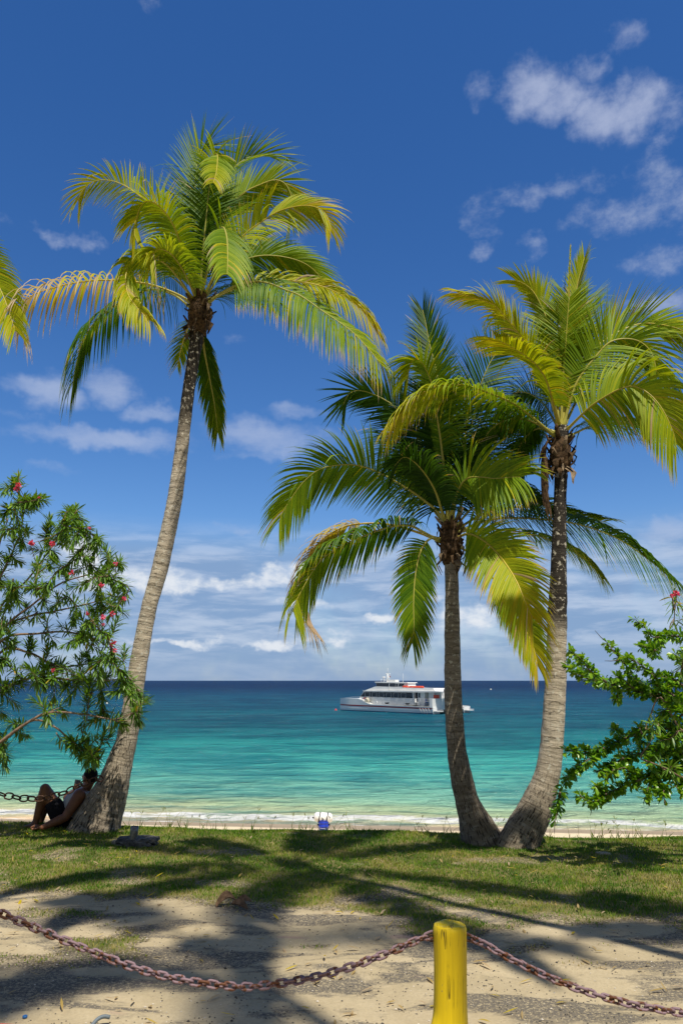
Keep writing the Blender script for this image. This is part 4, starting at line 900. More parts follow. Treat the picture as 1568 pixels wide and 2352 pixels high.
rock('concrete_slab', 'broken dark concrete lump in the grass with a metal pipe standing in it', 'concrete slab', slab_at+Vector((0, .1, .03)), (.235, .17, .075), M_SLAB, 1, sub=4)
b = MB(); b.lathe([(.038, -.05), (.041, .0), (.0425, .075), (.044, .13), (.040, .131), (.037, .09), (.036, -.04)], 24, slab_at+Vector((-.03, .02, .07)), rot=Matrix.Rotation(.06, 3, 'Y'))
tag(b.build('metal_pipe', simple('galvanised_metal', (.22, .22, .21), .5, .4, .75, var=.3, vs=30)), 'short grey metal pipe standing upright in the concrete lump', 'pipe')
rock('stone', 'pale flat stone lying to the right of the concrete lump', 'stone', gpt(344, 1930)+Vector((0, 0, .02)), (.075, .06, .035), M_STONE, 4)
rock('stone', 'small pale stone lying to the left of the concrete lump', 'stone', gpt(266, 1939)+Vector((0, 0, .015)), (.045, .05, .035), M_STONE, 7)
rock('stone', 'flat buff stone lying alone in the grass below the right hand palms', 'stone', gpt(1385, 1961)+Vector((0, 0, .0)), (.09, .07, .022), M_STONE, 9)
bp = gpt(530, 2085); b = MB(); rnd = random.Random(2)
def sheet(b, c, ax, side, L, W, curl, lift, n=10, m=5):
    vs = []
    for i in range(n+1):
        f = i/n; w = W*math.sin(math.pi*min(1, .12+.84*f))**.7
        base = c+ax*(L*(f-.5))+Vector((0, 0, lift*math.sin(math.pi*f)+.012))
        for j in range(m+1):
            g = j/m*2-1; vs.append(base+side*(w*math.sin(g*curl)/curl)+Vector((0, 0, w*(1-math.cos(g*curl))/curl+.006*noise.noise(Vector((f*5, g*3, 1))))))
    b.add(vs, [(i*(m+1)+j, i*(m+1)+j+1, (i+1)*(m+1)+j+1, (i+1)*(m+1)+j) for i in range(n) for j in range(m)])
sheet(b, bp+Vector((-.04, .05, .0)), Vector((.75, .4, .1)).normalized(), Vector((-.4, .75, .5)).normalized(), .17, .045, 1.2, .05)
sheet(b, bp+Vector((.07, -.02, 0)), Vector((.8, -.5, -.1)).normalized(), Vector((.5, .7, .6)).normalized(), .16, .035, 1.4, .015)
sheet(b, bp+Vector((.09, .06, .01)), Vector((.95, .15, .05)).normalized(), Vector((-.1, .8, .5)).normalized(), .12, .035, .9, .02)
tag(b.build('dry_palm_bract', simple('dry_bract', (.17, .105, .06), .85, .2, var=.5, vs=25, bump=.5)), 'curled brown piece of dry palm husk lying on the sand by the grass', 'dry husk')
gp = PZ(238, 2350, .012)
b = MB(); pts = [gp+Vector((-.05, -.05, .0)), gp+Vector((-.028, -.015, .022)), gp+Vector((0, .0, .030)), gp+Vector((.03, .006, .024))]
b.tube([Vector(c) for c in spline([tuple(p) for p in pts], 14)], .0095, 12)
tag(b.build('bent_pipe', simple('grey_blue_plastic', (.12, .15, .17), .55, .4)), 'short bent grey pipe half buried at the bottom edge of the sand', 'pipe')
b = MB(); b.tube([PZ(-260, 2385, .028), PZ(-100, 2375, .03), PZ(0, 2366, .03), PZ(90, 2372, .028)], .028, 14)
tag(b.build('orange_pole', M_RED), 'orange red painted pole lying at the bottom left corner', 'pole')
cpt = PZ(58, 2336, .01); b = MB(); b.lathe([(.011, -.004), (.0125, 0), (.0125, .006), (.010, .008)], 16, cpt)
tag(b.build('bottle_cap', simple('blue_cap', (.02, .12, .35), .4, .5)), 'tiny blue bottle cap lying on the sand near the left corner', 'bottle cap')
# ---- bucket and dry bag on the beach
M_WHITE_BAG = simple('white_vinyl', (.80, .80, .79), .45, .4, var=.05, vs=6, bump=.5, bs=14); M_BLACK = simple('black_strap', (.018, .018, .02), .6, .3)
def bucket():
    Y = 23.4; c = P(743, 1912, Y); c.z = ground_z(c.x, Y)-.005; zt = P(743, 1883, Y).z; h = zt-c.z; r = .152
    root = empty('blue_bucket', c, 'blue plastic bucket standing on the beach behind the grass', 'bucket')
    blue = simple('blue_plastic', (.012, .045, .52), .35, .5, var=.12)
    b = MB(); b.lathe([(r*.80, 0), (r*.84, .02), (r*.93, h*.62), (r*1.02, h*.64), (r*1.02, h*.68), (r*.95, h*.70), (r*.97, h*.82), (r*1.05, h*.84), (r*1.05, h*.88), (r*.98, h*.90), (r*1.0, h*.96), (r*1.05, h*.97), (r*1.05, h), (r*.97, h), (r*.80, .02)], 40, c)
    b.build('pail', blue, root)
    hb = MB(); arc = [c+Vector((math.cos(a)*r*1.16, -.06-.05*math.sin(a), h*.72-.13*math.sin(a))) for a in np.linspace(0, math.pi, 24)]; hb.tube(arc, .006, 8)
    for s in (-1, 1): hb.lathe([(.02, -.02), (.024, 0), (.02, .02)], 12, c+Vector((s*r*1.06, 0, h*.72)), rot=Matrix.Rotation(R(90), 3, 'Y'))
    hb.build('handle', M_BLACK, root)
    lb = MB(); rl = r*.935
    def lp(u, z): return c+Vector((math.sin(u)*(rl*(.90+.10*z/(h*.6))+.004), -math.cos(u)*(rl*(.90+.10*z/(h*.6))+.004), z))
    def strip(u0, z0, u1, z1, t=.008):
        n = 6; A = [(u0+(u1-u0)*i/n, z0+(z1-z0)*i/n) for i in range(n+1)]
        hz = abs(u1-u0)*rl > abs(z1-z0); vs = []
        for u, z in A: vs += [lp(u, z-t/2), lp(u, z+t/2)] if hz else [lp(u-t/2/rl, z), lp(u+t/2/rl, z)]
        lb.add(vs, [(2*i, 2*i+1, 2*i+3, 2*i+2) for i in range(n)])
    strip(-.75, h*.55, .3, h*.55); strip(-.75, h*.55, -.75, h*.46); strip(.3, h*.55, .3, h*.25); strip(-.75, h*.25, .3, h*.25); strip(-.75, h*.34, -.75, h*.25)
    strip(-.45, h*.42, -.25, h*.34, .012); strip(-.25, h*.34, -.45, h*.30, .012); strip(-.12, h*.40, .08, h*.40, .014); strip(0, h*.42, 0, h*.31, .014); strip(.1, h*.36, .1, h*.30, .012)
    lb.build('label', simple('white_print', (.7, .72, .76), .5, .3), root)
    # bag
    o = P(742.5, 1877.5, Y); root2 = empty('dry_bag', o-Vector((0, 0, .14)), 'plump white dry bag with two black straps resting on the blue bucket', 'bag')
    RX = Matrix.Rotation(R(94), 3, 'Y'); K = 36; prof = [(-.275, .02), (-.272, .06), (-.255, .095), (-.22, .122), (-.15, .135), (-.112, .128), (-.07, .139), (0, .142), (.07, .139), (.112, .128), (.15, .136), (.20, .128), (.245, .10), (.268, .06), (.272, .02)]
    b = MB(); vs = []
    for x, rr in prof:
        for k in range(K):
            w = 2*math.pi*k/K; q = Vector((x*9, math.cos(w)*2, math.sin(w)*2)); r2 = rr*(1+.10*noise.noise(q)+.04*noise.noise(q*2.5))
            v = Vector((x, math.cos(w)*r2, math.sin(w)*r2*1.0)); v = Matrix.Rotation(R(4), 3, 'Y') @ v; vs.append(o+v)
    N = len(prof); b.add(vs, [(i*K+k, i*K+(k+1) % K, (i+1)*K+(k+1) % K, (i+1)*K+k) for i in range(N-1) for k in range(K)]+[tuple(range(K))[::-1], tuple((N-1)*K+k for k in range(K))])
    b.build('bag_body', M_WHITE_BAG, root2)
    for x in (-.115, .108):
        sb = MB(); vs = []
        for xx, ex in ((x-.014, .0), (x-.014, .008), (x+.014, .008), (x+.014, 0)):
            for k in range(K):
                w = 2*math.pi*k/K; v = Matrix.Rotation(R(4), 3, 'Y') @ Vector((xx+.02*math.sin(w), math.cos(w)*(.137+ex), math.sin(w)*(.137+ex))); vs.append(o+v)
        sb.add(vs, [(i*K+k, i*K+(k+1) % K, (i+1)*K+(k+1) % K, (i+1)*K+k) for i in range(3) for k in range(K)]); sb.build('strap', M_BLACK, root2)
    nb = MB(); nb.tube([o+Vector((-.265, -.02, .0)), o+Vector((-.30, -.025, .0)), o+Vector((-.315, -.03, .012))], [.026, .02, .012], 10); nb.build('nozzle', M_BLACK, root2)
    lg = MB()
    for (a, z0, a2, z1, t) in ((-.04, .02, -.02, -.02, .012), (-.025, -.01, -.02, -.07, .014), (-.01, -.0, .012, -.06, .012), (.012, -.03, .012, -.08, .012), (-.04, -.05, -.03, -.09, .01), (.16, .07, .185, .035, .016), (.185, .035, .2, .02, .012)):
        def bp_(x, z): y = -math.sqrt(max(.0, .147**2-z*z))-.003; return o+Matrix.Rotation(R(4), 3, 'Y') @ Vector((x, y, z))
        p0, p1 = bp_(a, z0), bp_(a2, z1); s = Vector((t/2, 0, t*.3)); e = Vector((0, -.004, 0)); lg.add([p0-s, p0+s, p1+s, p1-s, p0-s+e, p0+s+e, p1+s+e, p1-s+e], [(0,1,2,3), (7,6,5,4), (0,4,5,1), (1,5,6,2), (2,6,7,3), (3,7,4,0)])
    lg.build('print', M_BLACK, root2)
bucket()
# ---- ferry
def ferry():
    k4 = lambda X, Y: (746.4+.2563*X, 1521.5+.2563*Y)
    bow = PZ(*k4(110, 430), SEA); stern = PZ(*k4(965, 465), SEA)
    ex = (stern-bow); L = ex.length; ex.normalize(); ey = Vector((-ex.y, ex.x, 0)); 
    if ey.y < 0: ey = -ey
    ss = PZ(*k4(1322, 455), SEA); B = 6.0
    for _ in range(200):
        q_ = stern+ex*.2+ey*B; rel = q_-Vector((0, 0, CAMZ)); zc_ = rel.y*cp+rel.z*sp
        if 784+F*rel.x/zc_ >= 1082: break
        B += .05
    print('FERRY', (stern-bow).length, B)
    o = (bow+stern)/2+ey*B/2
    root = empty('passenger_ferry', o, 'white catamaran passenger ferry with a red stripe anchored offshore', 'ferry')
    C0 = Vector((0, 0, CAMZ))
    def uz(X, Y, v):
        d = ray(*k4(X, Y)); p0 = bow+ey*v; t = (p0-C0).dot(ey)/d.dot(ey); p = C0+d*t; return ((p-bow).dot(ex), p.z-SEA)
    def W(u, v, z): return bow+ex*u+ey*v+Vector((0, 0, SEA-bow.z+z))
    def side(b, pts, v0, v1, mi=0, vref=None):
        q = [uz(X, Y, v0 if vref is None else vref) for X, Y in pts]; b.prism(q, lambda p, s: W(p[0], (v0, v1)[s], p[1]), mi)
    def uq(b, pts, v0, v1, mi=0): b.prism(pts, lambda p, s: W(p[0], (v0, v1)[s], p[1]), mi)
    white = simple('ferry_white', (.80, .80, .78), .35, .5, var=.05, vs=.6); hullw = simple('ferry_hull_white', (.74, .76, .76), .3, .5, var=.05, vs=.5)
    dark = simple('ferry_glass', (.012, .016, .03), .08, .8, var=.1); red = simple('ferry_red', (.26, .015, .03), .4, .4); blue = simple('ferry_blue', (.006, .03, .15), .5, .3)
    grey = simple('ferry_frame', (.42, .44, .46), .4, .5); green = simple('ferry_tunnel', (.01, .07, .045), .6, .3); orange = simple('ferry_orange', (.75, .09, .04), .5, .4); deckm = simple('ferry_deck', (.42, .42, .40), .7, .3)
    HW = 1.75
    prof = [(110,320),(200,320),(290,323),(325,335),(395,374),(470,379),(700,390),(900,399),(962,404)]
    q = [uz(X, Y, 0) for X, Y in prof]; L0 = q[-1][0]
    def hull(b, va, vb):
        mid = (va+vb)/2; secs = []
        us = np.linspace(0, L0, 40); zs = np.interp(us, [p[0] for p in q], [p[1] for p in q])
        for u, z in zip(us, zs):
            k = sstep(-.4, 3.2, u)**.6; hw = (vb-va)/2*(.10+.90*k); kw = .72
            secs.append([W(u, mid-hw, z), W(u, mid-hw*(.9 if u < L0 else .95), .45), W(u+.15*(1-k), mid-hw*kw, -.35), W(u+.15*(1-k), mid+hw*kw, -.35), W(u, mid+hw*.9, .45), W(u, mid+hw, z)])
        vs = [p for s_ in secs for p in s_]; n = 6
        b.add(vs, [(i*n+k, i*n+(k+1) % n, (i+1)*n+(k+1) % n, (i+1)*n+k) for i in range(39) for k in range(n)]+[tuple(range(n)), tuple(39*n+k for k in range(n))[::-1]])
        return us, zs
    for va in (0, B-HW):
        b = MB(); us, zs = hull(b, va, va+HW); h = b.build('hull', hullw, root, smooth=False, fixn=True)
        mid = va+HW/2
        for nm, z0, z1, m in (('stripe', .86, 1.06, red), ('boot_stripe', -.1, .13, blue)):
            sb = MB()
            for sg in (-1, 1):
                A = []
                for u in us:
                    k = sstep(-.4, 3.2, u)**.6; hw = HW/2*(.10+.90*k); zt = np.interp(u, us, zs)
                    zz = (lambda z: hw*(.9+.1*max(0, (z-.45)/(zt-.45))) if z > .45 else hw*(.72+.18*(z+.35)/.8))
                    s1 = 0 if nm == 'boot_stripe' else -.16*u/L0
                    A.append((W(u, mid+sg*(zz(z0+s1)+.02), z0+s1), W(u, mid+sg*(zz(z1+s1)+.02), z1+s1)))
                sb.add([p for a in A for p in a], [(2*i, 2*i+1, 2*i+3, 2*i+2) for i in range(len(A)-1)])
            sb.build(nm, m, root)
        b = MB(); uq(b, [(L0, .35), (L0+.75, .35), (L0+.75, .50), (L0, .50)], va+.15, va+HW-.15); b.build('stern_step', white, root, smooth=False)
        b = MB()
        for vv in (va+.35, va+HW-.35): b.tube([W(L0+.05, vv, .62), W(L0+.95, vv, .62), W(L0+.95, vv, .2)], .03, 6)
        b.tube([W(L0+.95, va+.35, .62), W(L0+.95, va+HW-.35, .62)], .03, 6); b.build('stern_ladder', grey, root)
    # bridge deck between hulls, tunnel under it
    zd = 1.12
    b = MB(); uq(b, [(1.6, .62), (1.2, 1.55), (5.0, 1.5), (6.0, zd), (L0-.1, zd-.06), (L0-.1, .62)], HW*.8, B-HW*.8); b.build('bridge_deck', white, root, smooth=False)
    b = MB(); uq(b, [(2.5, .1), (2.5, .60), (L0-.5, .60), (L0-.5, .1)], HW+.1, B-HW-.1); b.build('tunnel', green, root, smooth=False)
    b = MB(); u0, z0 = uz(800, 384, .05); uq(b, [(5.6, zd), (L0-.15, zd-.05), (L0-.15, zd-.02), (5.6, zd+.03)], .06, B-.06); b.build('deck', deckm, root, smooth=False)
    # main cabin
    vi = 1.0
    b = MB(); side(b, [(325,382),(308,312),(350,256),(790,266),(795,384)], vi, B-vi, 0); b.build('cabin', white, root, smooth=False)
    wb = MB(); side(wb, [(313,306),(350,261),(778,270),(783,322),(560,316),(400,311)], vi-.03, vi+.02); gl = wb.build('window_band', dark, root, smooth=False)
    a0 = uz(313, 306, vi); a1 = uz(350, 261, vi)
    fb = MB(); fb.add([W(a0[0]-.03, vi+.1, a0[1]), W(a1[0]-.03, vi+.1, a1[1]), W(a1[0]-.03, B-vi-.1, a1[1]), W(a0[0]-.03, B-vi-.1, a0[1]), W(a0[0]+.05, vi+.1, a0[1]), W(a1[0]+.05, vi+.1, a1[1]), W(a1[0]+.05, B-vi-.1, a1[1]), W(a0[0]+.05, B-vi-.1, a0[1])], [(0,1,2,3),(7,6,5,4),(0,4,5,1),(1,5,6,2),(2,6,7,3),(3,7,4,0)]); fb.build('windscreen', dark, root, smooth=False)
    for x0, x1, yt, yb in ((356,400,265,307),(418,462,267,310),(480,525,268,312),(546,590,270,314),(610,656,272,316),(677,722,274,318)):
        fr = MB(); t_ = 2.6
        for (p0, p1, p2, p3) in (((x0,yt),(x1,yt),(x1,yt+t_),(x0,yt+t_)), ((x0,yb-t_),(x1,yb-t_),(x1,yb),(x0,yb)), ((x0,yt+t_),(x0+t_,yt+t_),(x0+t_,yb-t_),(x0,yb-t_)), ((x1-t_,yt+t_),(x1,yt+t_),(x1,yb-t_),(x1-t_,yb-t_))):
            side(fr, [p0, p1, p2, p3], vi-.06, vi-.028)
        f_ = fr.build('window', grey, root, smooth=False)
        pb = MB(); side(pb, [(x0+t_,yt+t_),(x1-t_,yt+t_),(x1-t_,yb-t_),(x0+t_,yb-t_)], vi-.045, vi-.031); pb.build('pane', dark, f_, smooth=False)
    b = MB(); side(b, [(345,252),(350,259),(800,268),(800,254),(700,252)], .55, B-.8, vref=.8); b.build('roof', white, root, smooth=False)
    b = MB(); side(b, [(803,254),(803,268),(1064,268),(1066,262),(985,256)], .56, B*.5, vref=.8); b.build('canopy', white, root, smooth=False)
    b = MB(); side(b, [(352,252),(446,216),(690,225),(860,230),(966,231),(985,257)], 1.0, 4.0, vref=1.0); b.build('upper_deck', white, root, smooth=False)
    b = MB(); side(b, [(460,219),(453,181),(738,184),(743,217),(737,226)], 1.7, 3.6, vref=1.7); b.build('wheelhouse', white, root, smooth=False)
    b = MB(); side(b, [(461,214),(456,184),(628,187),(633,217)], 1.665, 1.71, vref=1.7); b.build('wheelhouse_window', dark, root, smooth=False)
    for poly in ([(634,190),(652,190),(652,215),(636,216)], [(659,190),(706,190),(706,214),(659,215)]):
        b = MB(); side(b, poly, 1.665, 1.71, vref=1.7); b.build('wheelhouse_window', dark, root, smooth=False)
    c0 = uz(460, 215, 1.7); c1 = uz(455, 184, 1.7)
    b = MB(); b.add([W(c0[0]-.04, 1.8, c0[1]), W(c1[0]-.04, 1.8, c1[1]), W(c1[0]-.04, 3.5, c1[1]), W(c0[0]-.04, 3.5, c0[1])], [(0,1,2,3)]); b.build('windscreen', dark, root, smooth=False)
    b = MB(); side(b, [(449,178),(452,173),(740,179),(743,183),(739,186),(452,182)], 1.45, 3.8, vref=1.6); b.build('wheelhouse_roof', white, root, smooth=False)
    m_ = 2.7
    def pt(X, Y, v): u, z = uz(X, Y, v); return W(u, v, z)
    b = MB(); b.tube([pt(556, 176, m_), pt(560, 100, m_)], [.17, .09], 8); b.tube([pt(560, 102, m_), pt(561, 50, m_)], [.045, .02], 6); b.tube([pt(546, 100, m_), pt(582, 102, m_)], .035, 6); b.tube([pt(575, 170, m_), pt(571, 118, m_)], .05, 6)
    b.tube([pt(548, 112, m_), pt(549, 96, m_)], .06, 6); b.tube([pt(576, 112, m_), pt(577, 98, m_)], .06, 6); b.build('mast', white, root)
    b = MB(); b.lathe([(.25, -.09), (.31, -.05), (.31, .05), (.25, .09)], 16, pt(526, 133, m_)); b.lathe([(.16, -.07), (.2, 0), (.15, .09)], 14, pt(527, 148, m_)); b.tube([pt(527, 174, m_), pt(527, 140, m_)], .06, 6); b.tube([pt(504, 160, m_), pt(546, 160, m_)], .03, 6); b.tube([pt(504, 172, m_), pt(504, 152, m_)], .05, 6); b.build('radar', white, root)
    b = MB(); side(b, [(586,176),(586,154),(648,155),(650,177)], m_-.6, m_+.3, vref=m_); b.build('air_conditioner', white, root, smooth=False)
    b = MB(); b.tube([pt(697, 180, 2.2), pt(697, 98, 2.2)], [.04, .015], 6); b.build('antenna', white, root)
    b = MB(); b.tube([pt(572, 248, .95), pt(574, 170, .95), pt(577, 96, .95)], [.05, .035, .012], 6); b.build('antenna', white, root)
    fl = MB(); p0, p1 = pt(570, 118, m_), pt(577, 134, m_); 
    fl.add([p0, p0+ex*.25, p1+ex*.25, p1, p0+ey*.02, p0+ex*.25+ey*.02, p1+ex*.25+ey*.02, p1+ey*.02], [(0,1,2,3),(7,6,5,4),(0,4,5,1),(1,5,6,2),(2,6,7,3),(3,7,4,0)]); fl.build('flag', red, root, smooth=False)
    for x0, x1, y in ((697, 743, 219), (752, 882, 221)):
        b = MB(); a, c = pt(x0, y, 1.35), pt(x1, y+1, 1.35); b.tube([a, a.lerp(c, .04), a.lerp(c, .96), c], [.12, .19, .19, .12], 10); b.build('life_raft', orange, root)
    # aft cabin part and open after deck
    b = MB(); side(b, [(796,384),(796,268),(826,268),(826,386)], vi+.5, B-vi-.5, vref=vi+.3); b.build('dark_doorway', dark, root, smooth=False)
    b = MB(); side(b, [(827,388),(827,268),(890,268),(890,392)], vi+.35, B-vi-.35, vref=vi+.3); b.build('aft_cabin', white, root, smooth=False)
    b = MB(); side(b, [(928,392),(928,268),(974,268),(974,392)], vi+.5, vi+2.3, vref=vi+.5); b.build('aft_locker', white, root, smooth=False)
    b = MB(); side(b, [(836,316),(836,275),(850,275),(850,316)], vi+.30, vi+.36, vref=vi+.33); b.build('door_window', dark, root, smooth=False)
    b = MB(); side(b, [(893,388),(893,270),(924,270),(924,388)], vi+.8, vi+.9, vref=vi+.8); b.build('side_door', simple('ferry_grey_green', (.45, .47, .42), .5, .4), root, smooth=False)
    b = MB(); side(b, [(795,322),(795,300),(803,300),(803,322)], vi+.2, vi+.4, vref=vi+.3); b.build('life_jacket_box', orange, root, smooth=False)
    b = MB(); side(b, [(978,326),(978,291),(1008,291),(1008,326)], vi+.3, vi+.9, vref=vi+.5); b.build('orange_locker', orange, root, smooth=False)
    for X in (1040, 1050):
        b = MB(); v = .7 if X == 1040 else B*.5-.2; a = uz(1048, 266, .7); b.tube([W(a[0], v, zd), W(a[0], v, a[1])], .05, 6); b.build('canopy_post', white, root)
    # stern bulwark across
    ua, za = uz(935, 327, .05); ub = L0-.05
    b = MB(); uq(b, [(ua, zd-.1), (ua, 2.35), (ub, 2.30), (ub, 1.02)], .0, .12); b.prism([(0.12, .72), (B*.62, .72), (B*.62, 2.30), (.12, 2.30)], lambda p, s: W((ub-.02, ub-.14)[s], p[0], p[1])); b.build('stern_bulwark', white, root, smooth=False)
    # railing
    b = MB(); 
    for X, yt, yb in ((330,308,345),(396,309,374),(514,314,378),(575,317,382),(640,320,386),(703,322,388),(767,323,390),(850,326,394),(890,327,396)):
        b.tube([pt(X, yb, .08), pt(X, yt, .08)], .028, 6)
    for dy in (0, 20): b.tube([pt(330, 308+dy*.7, .08), pt(396, 309+dy, .08), pt(640, 320+dy, .08), pt(933, 329+dy, .08)], .024, 6)
    b.tube([pt(180, 318, .3), pt(250, 308, .3), pt(330, 307, .1)], .024, 6); b.build('railing', grey, root)
    for X in (845, 870, 895, 922):
        b = MB(); b.tube([pt(X, 408, -.05), pt(X+22, 456, -.05)], .04, 6); b.build('rub_strake', grey, root)
    # loose things on board
    b = MB(); b.lathe([(.46*math.cos(a), .46*math.sin(a)) for a in np.linspace(-1.5, 1.5, 14)], 20, pt(378, 342, .5)); b.lathe([(.05, .44), (.09, .5), (.04, .58)], 10, pt(378, 342, .5))
    tag(b.build('mooring_buoy', simple('cream_buoy', (.62, .56, .42), .5, .4)), 'round cream buoy on the ferry foredeck beside the cabin', 'buoy')
    b = MB(); cc = pt(355, 332, .85); n = 20; ring = [cc+(ex*math.cos(2*math.pi*i/n)+Vector((0, 0, 1))*math.sin(2*math.pi*i/n))*.28 for i in range(n+1)]; b.tube(ring, .08, 8, cap=False)
    tag(b.build('life_ring', orange), 'orange life ring hanging at the front of the ferry side deck', 'life ring')
    def chair(label, X, Y, v, m):
        c = pt(X, Y, v); r_ = empty('deck_chair', c, label, 'chair', 'chairs on the ferry after deck'); Z = Vector((0, 0, 1))
        rot = Matrix((ex, ey, Z)).transposed()
        for nm, of, dm in (('seat', (0, 0, .42), (.46, .46, .05)), ('backrest', (-.22, 0, .72), (.05, .46, .55))):
            b = MB(); b.box(c+rot @ Vector(of), dm, rot); b.build(nm, m, r_, smooth=False)
        for sx in (-.2, .2):
            for sy in (-.2, .2):
                b = MB(); b.box(c+rot @ Vector((sx, sy, .2)), (.045, .045, .395), rot); b.build('leg', m, r_, smooth=False)
    chair('white plastic chair on the ferry after deck beside the door', 820, 382, .6, white)
    chair('dark blue chair on the ferry after deck near the stern', 913, 384, .6, simple('blue_cloth', (.03, .06, .16), .8, .2))
    b = MB(); b.lathe([(.06, 0), (.13, .05), (.15, .25), (.13, .45), (.05, .52)], 14, pt(461, 375, .3)); tag(b.build('fender', white), 'small white fender standing on the ferry side deck', 'fender')
    for X, Y, lab in ((552, 372, 'dark coil of rope on the ferry side deck under the middle windows'), (735, 378, 'dark coil of rope on the ferry side deck near the door')):
        b = MB(); cc = pt(X, Y, .3); hx = [cc+Vector((math.cos(a)*(.22+.008*a), math.sin(a)*(.22+.008*a), .012*a)) for a in np.linspace(0, 19, 60)]; b.tube(hx, .035, 6); tag(b.build('rope_coil', M_BLACK), lab, 'rope', 'rope coils on the ferry side deck')
    return pt(1076, 325, 1.2), ex, ey
FP, FEX, FEY = ferry()
def buoy(px, py, r, label, color):
    c = PZ(px, py, SEA+.05); b = MB(); b.lathe([(r*math.cos(a), r*math.sin(a)) for a in np.linspace(-1.5, 1.5, 12)], 16, c); b.lathe([(r*.2, r*.9), (r*.25, r*1.2), (r*.1, r*1.35)], 8, c)
    tag(b.build('buoy', simple('buoy_paint', color, .4, .5)), label, 'buoy', 'buoys floating on the sea')
buoy(771, 1631, .22, 'red buoy floating at the bow of the ferry', (.65, .05, .05))
buoy(1126.5, 1584, .5, 'pale buoy floating far out between the two right hand palms', (.75, .66, .5))
for x, y, lab, c in ((221, 1616, 'yellowish float leftmost of the row behind the oleander', (.7, .55, .2)), (234, 1616, 'white float in the middle of the row behind the oleander', (.8, .78, .7)), (246, 1616, 'white float rightmost of the row behind the oleander', (.8, .78, .7))): buoy(x, y, .22, lab, c)
# ---- people
def capsule(b, p0, p1, r0, r1, n=14):
    p0, p1 = Vector(p0), Vector(p1); t = p1-p0; L = max(t.length, 1e-4); t.normalize(); a = t.orthogonal().normalized(); c = a.cross(t); prof = []
    for k in range(5): w = -math.pi/2+math.pi/2*k/4; prof.append((r0*math.sin(w), r0*math.cos(w)+1e-4))
    for k in range(5): w = math.pi/2*k/4; prof.append((L+r1*math.sin(w), r1*math.cos(w)+1e-4))
    vs = [p0+t*h+(a*math.cos(2*math.pi*i/n)+c*math.sin(2*math.pi*i/n))*r for h, r in prof for i in range(n)]; N = len(prof)
    b.add(vs, [(j*n+i, (j+1)*n+i, (j+1)*n+(i+1) % n, j*n+(i+1) % n) for j in range(N-1) for i in range(n)]+[tuple(range(n)), tuple((N-1)*n+i for i in range(n))[::-1]])
def ellip(b, c, ax, r, n=18, m=12):
    vs = []
    for j in range(m+1):
        th = math.pi*(j+.001)/(m+.002)
        for i in range(n):
            ph = 2*math.pi*i/n; vs.append(Vector(c)+ax[0]*(r[0]*math.sin(th)*math.cos(ph))+ax[1]*(r[1]*math.sin(th)*math.sin(ph))+ax[2]*(r[2]*math.cos(th)))
    b.add(vs, [(j*n+i, (j+1)*n+i, (j+1)*n+(i+1) % n, j*n+(i+1) % n) for j in range(m) for i in range(n)]+[tuple(range(n)), tuple(m*n+i for i in range(n))[::-1]])
def fuse(b, name, m, parent, voxel, sm=6):
    o = b.build(name, m, parent, fixn=True); r = o.modifiers.new('remesh', 'REMESH'); r.mode = 'VOXEL'; r.voxel_size = voxel; r.use_smooth_shade = True
    s = o.modifiers.new('smooth', 'SMOOTH'); s.iterations = sm; s.factor = .5
    dg = bpy.context.evaluated_depsgraph_get(); me = bpy.data.meshes.new_from_object(o.evaluated_get(dg)); o.modifiers.clear(); o.data = me
    for p in me.polygons: p.use_smooth = True
    return o
M_SKIN = simple('brown_skin', (.19, .080, .038), .45, .4, var=.18, vs=14); M_HAIR = simple('black_hair', (.008, .007, .006), .85, .2, var=.4, vs=80, bump=.8, bs=160)
M_SHIRT = simple('white_cotton', (.45, .47, .50), .85, .15, var=.1, vs=10, bump=.3); M_SHORTS = simple('black_cloth', (.012, .012, .016), .85, .15, var=.3, vs=12, bump=.3)
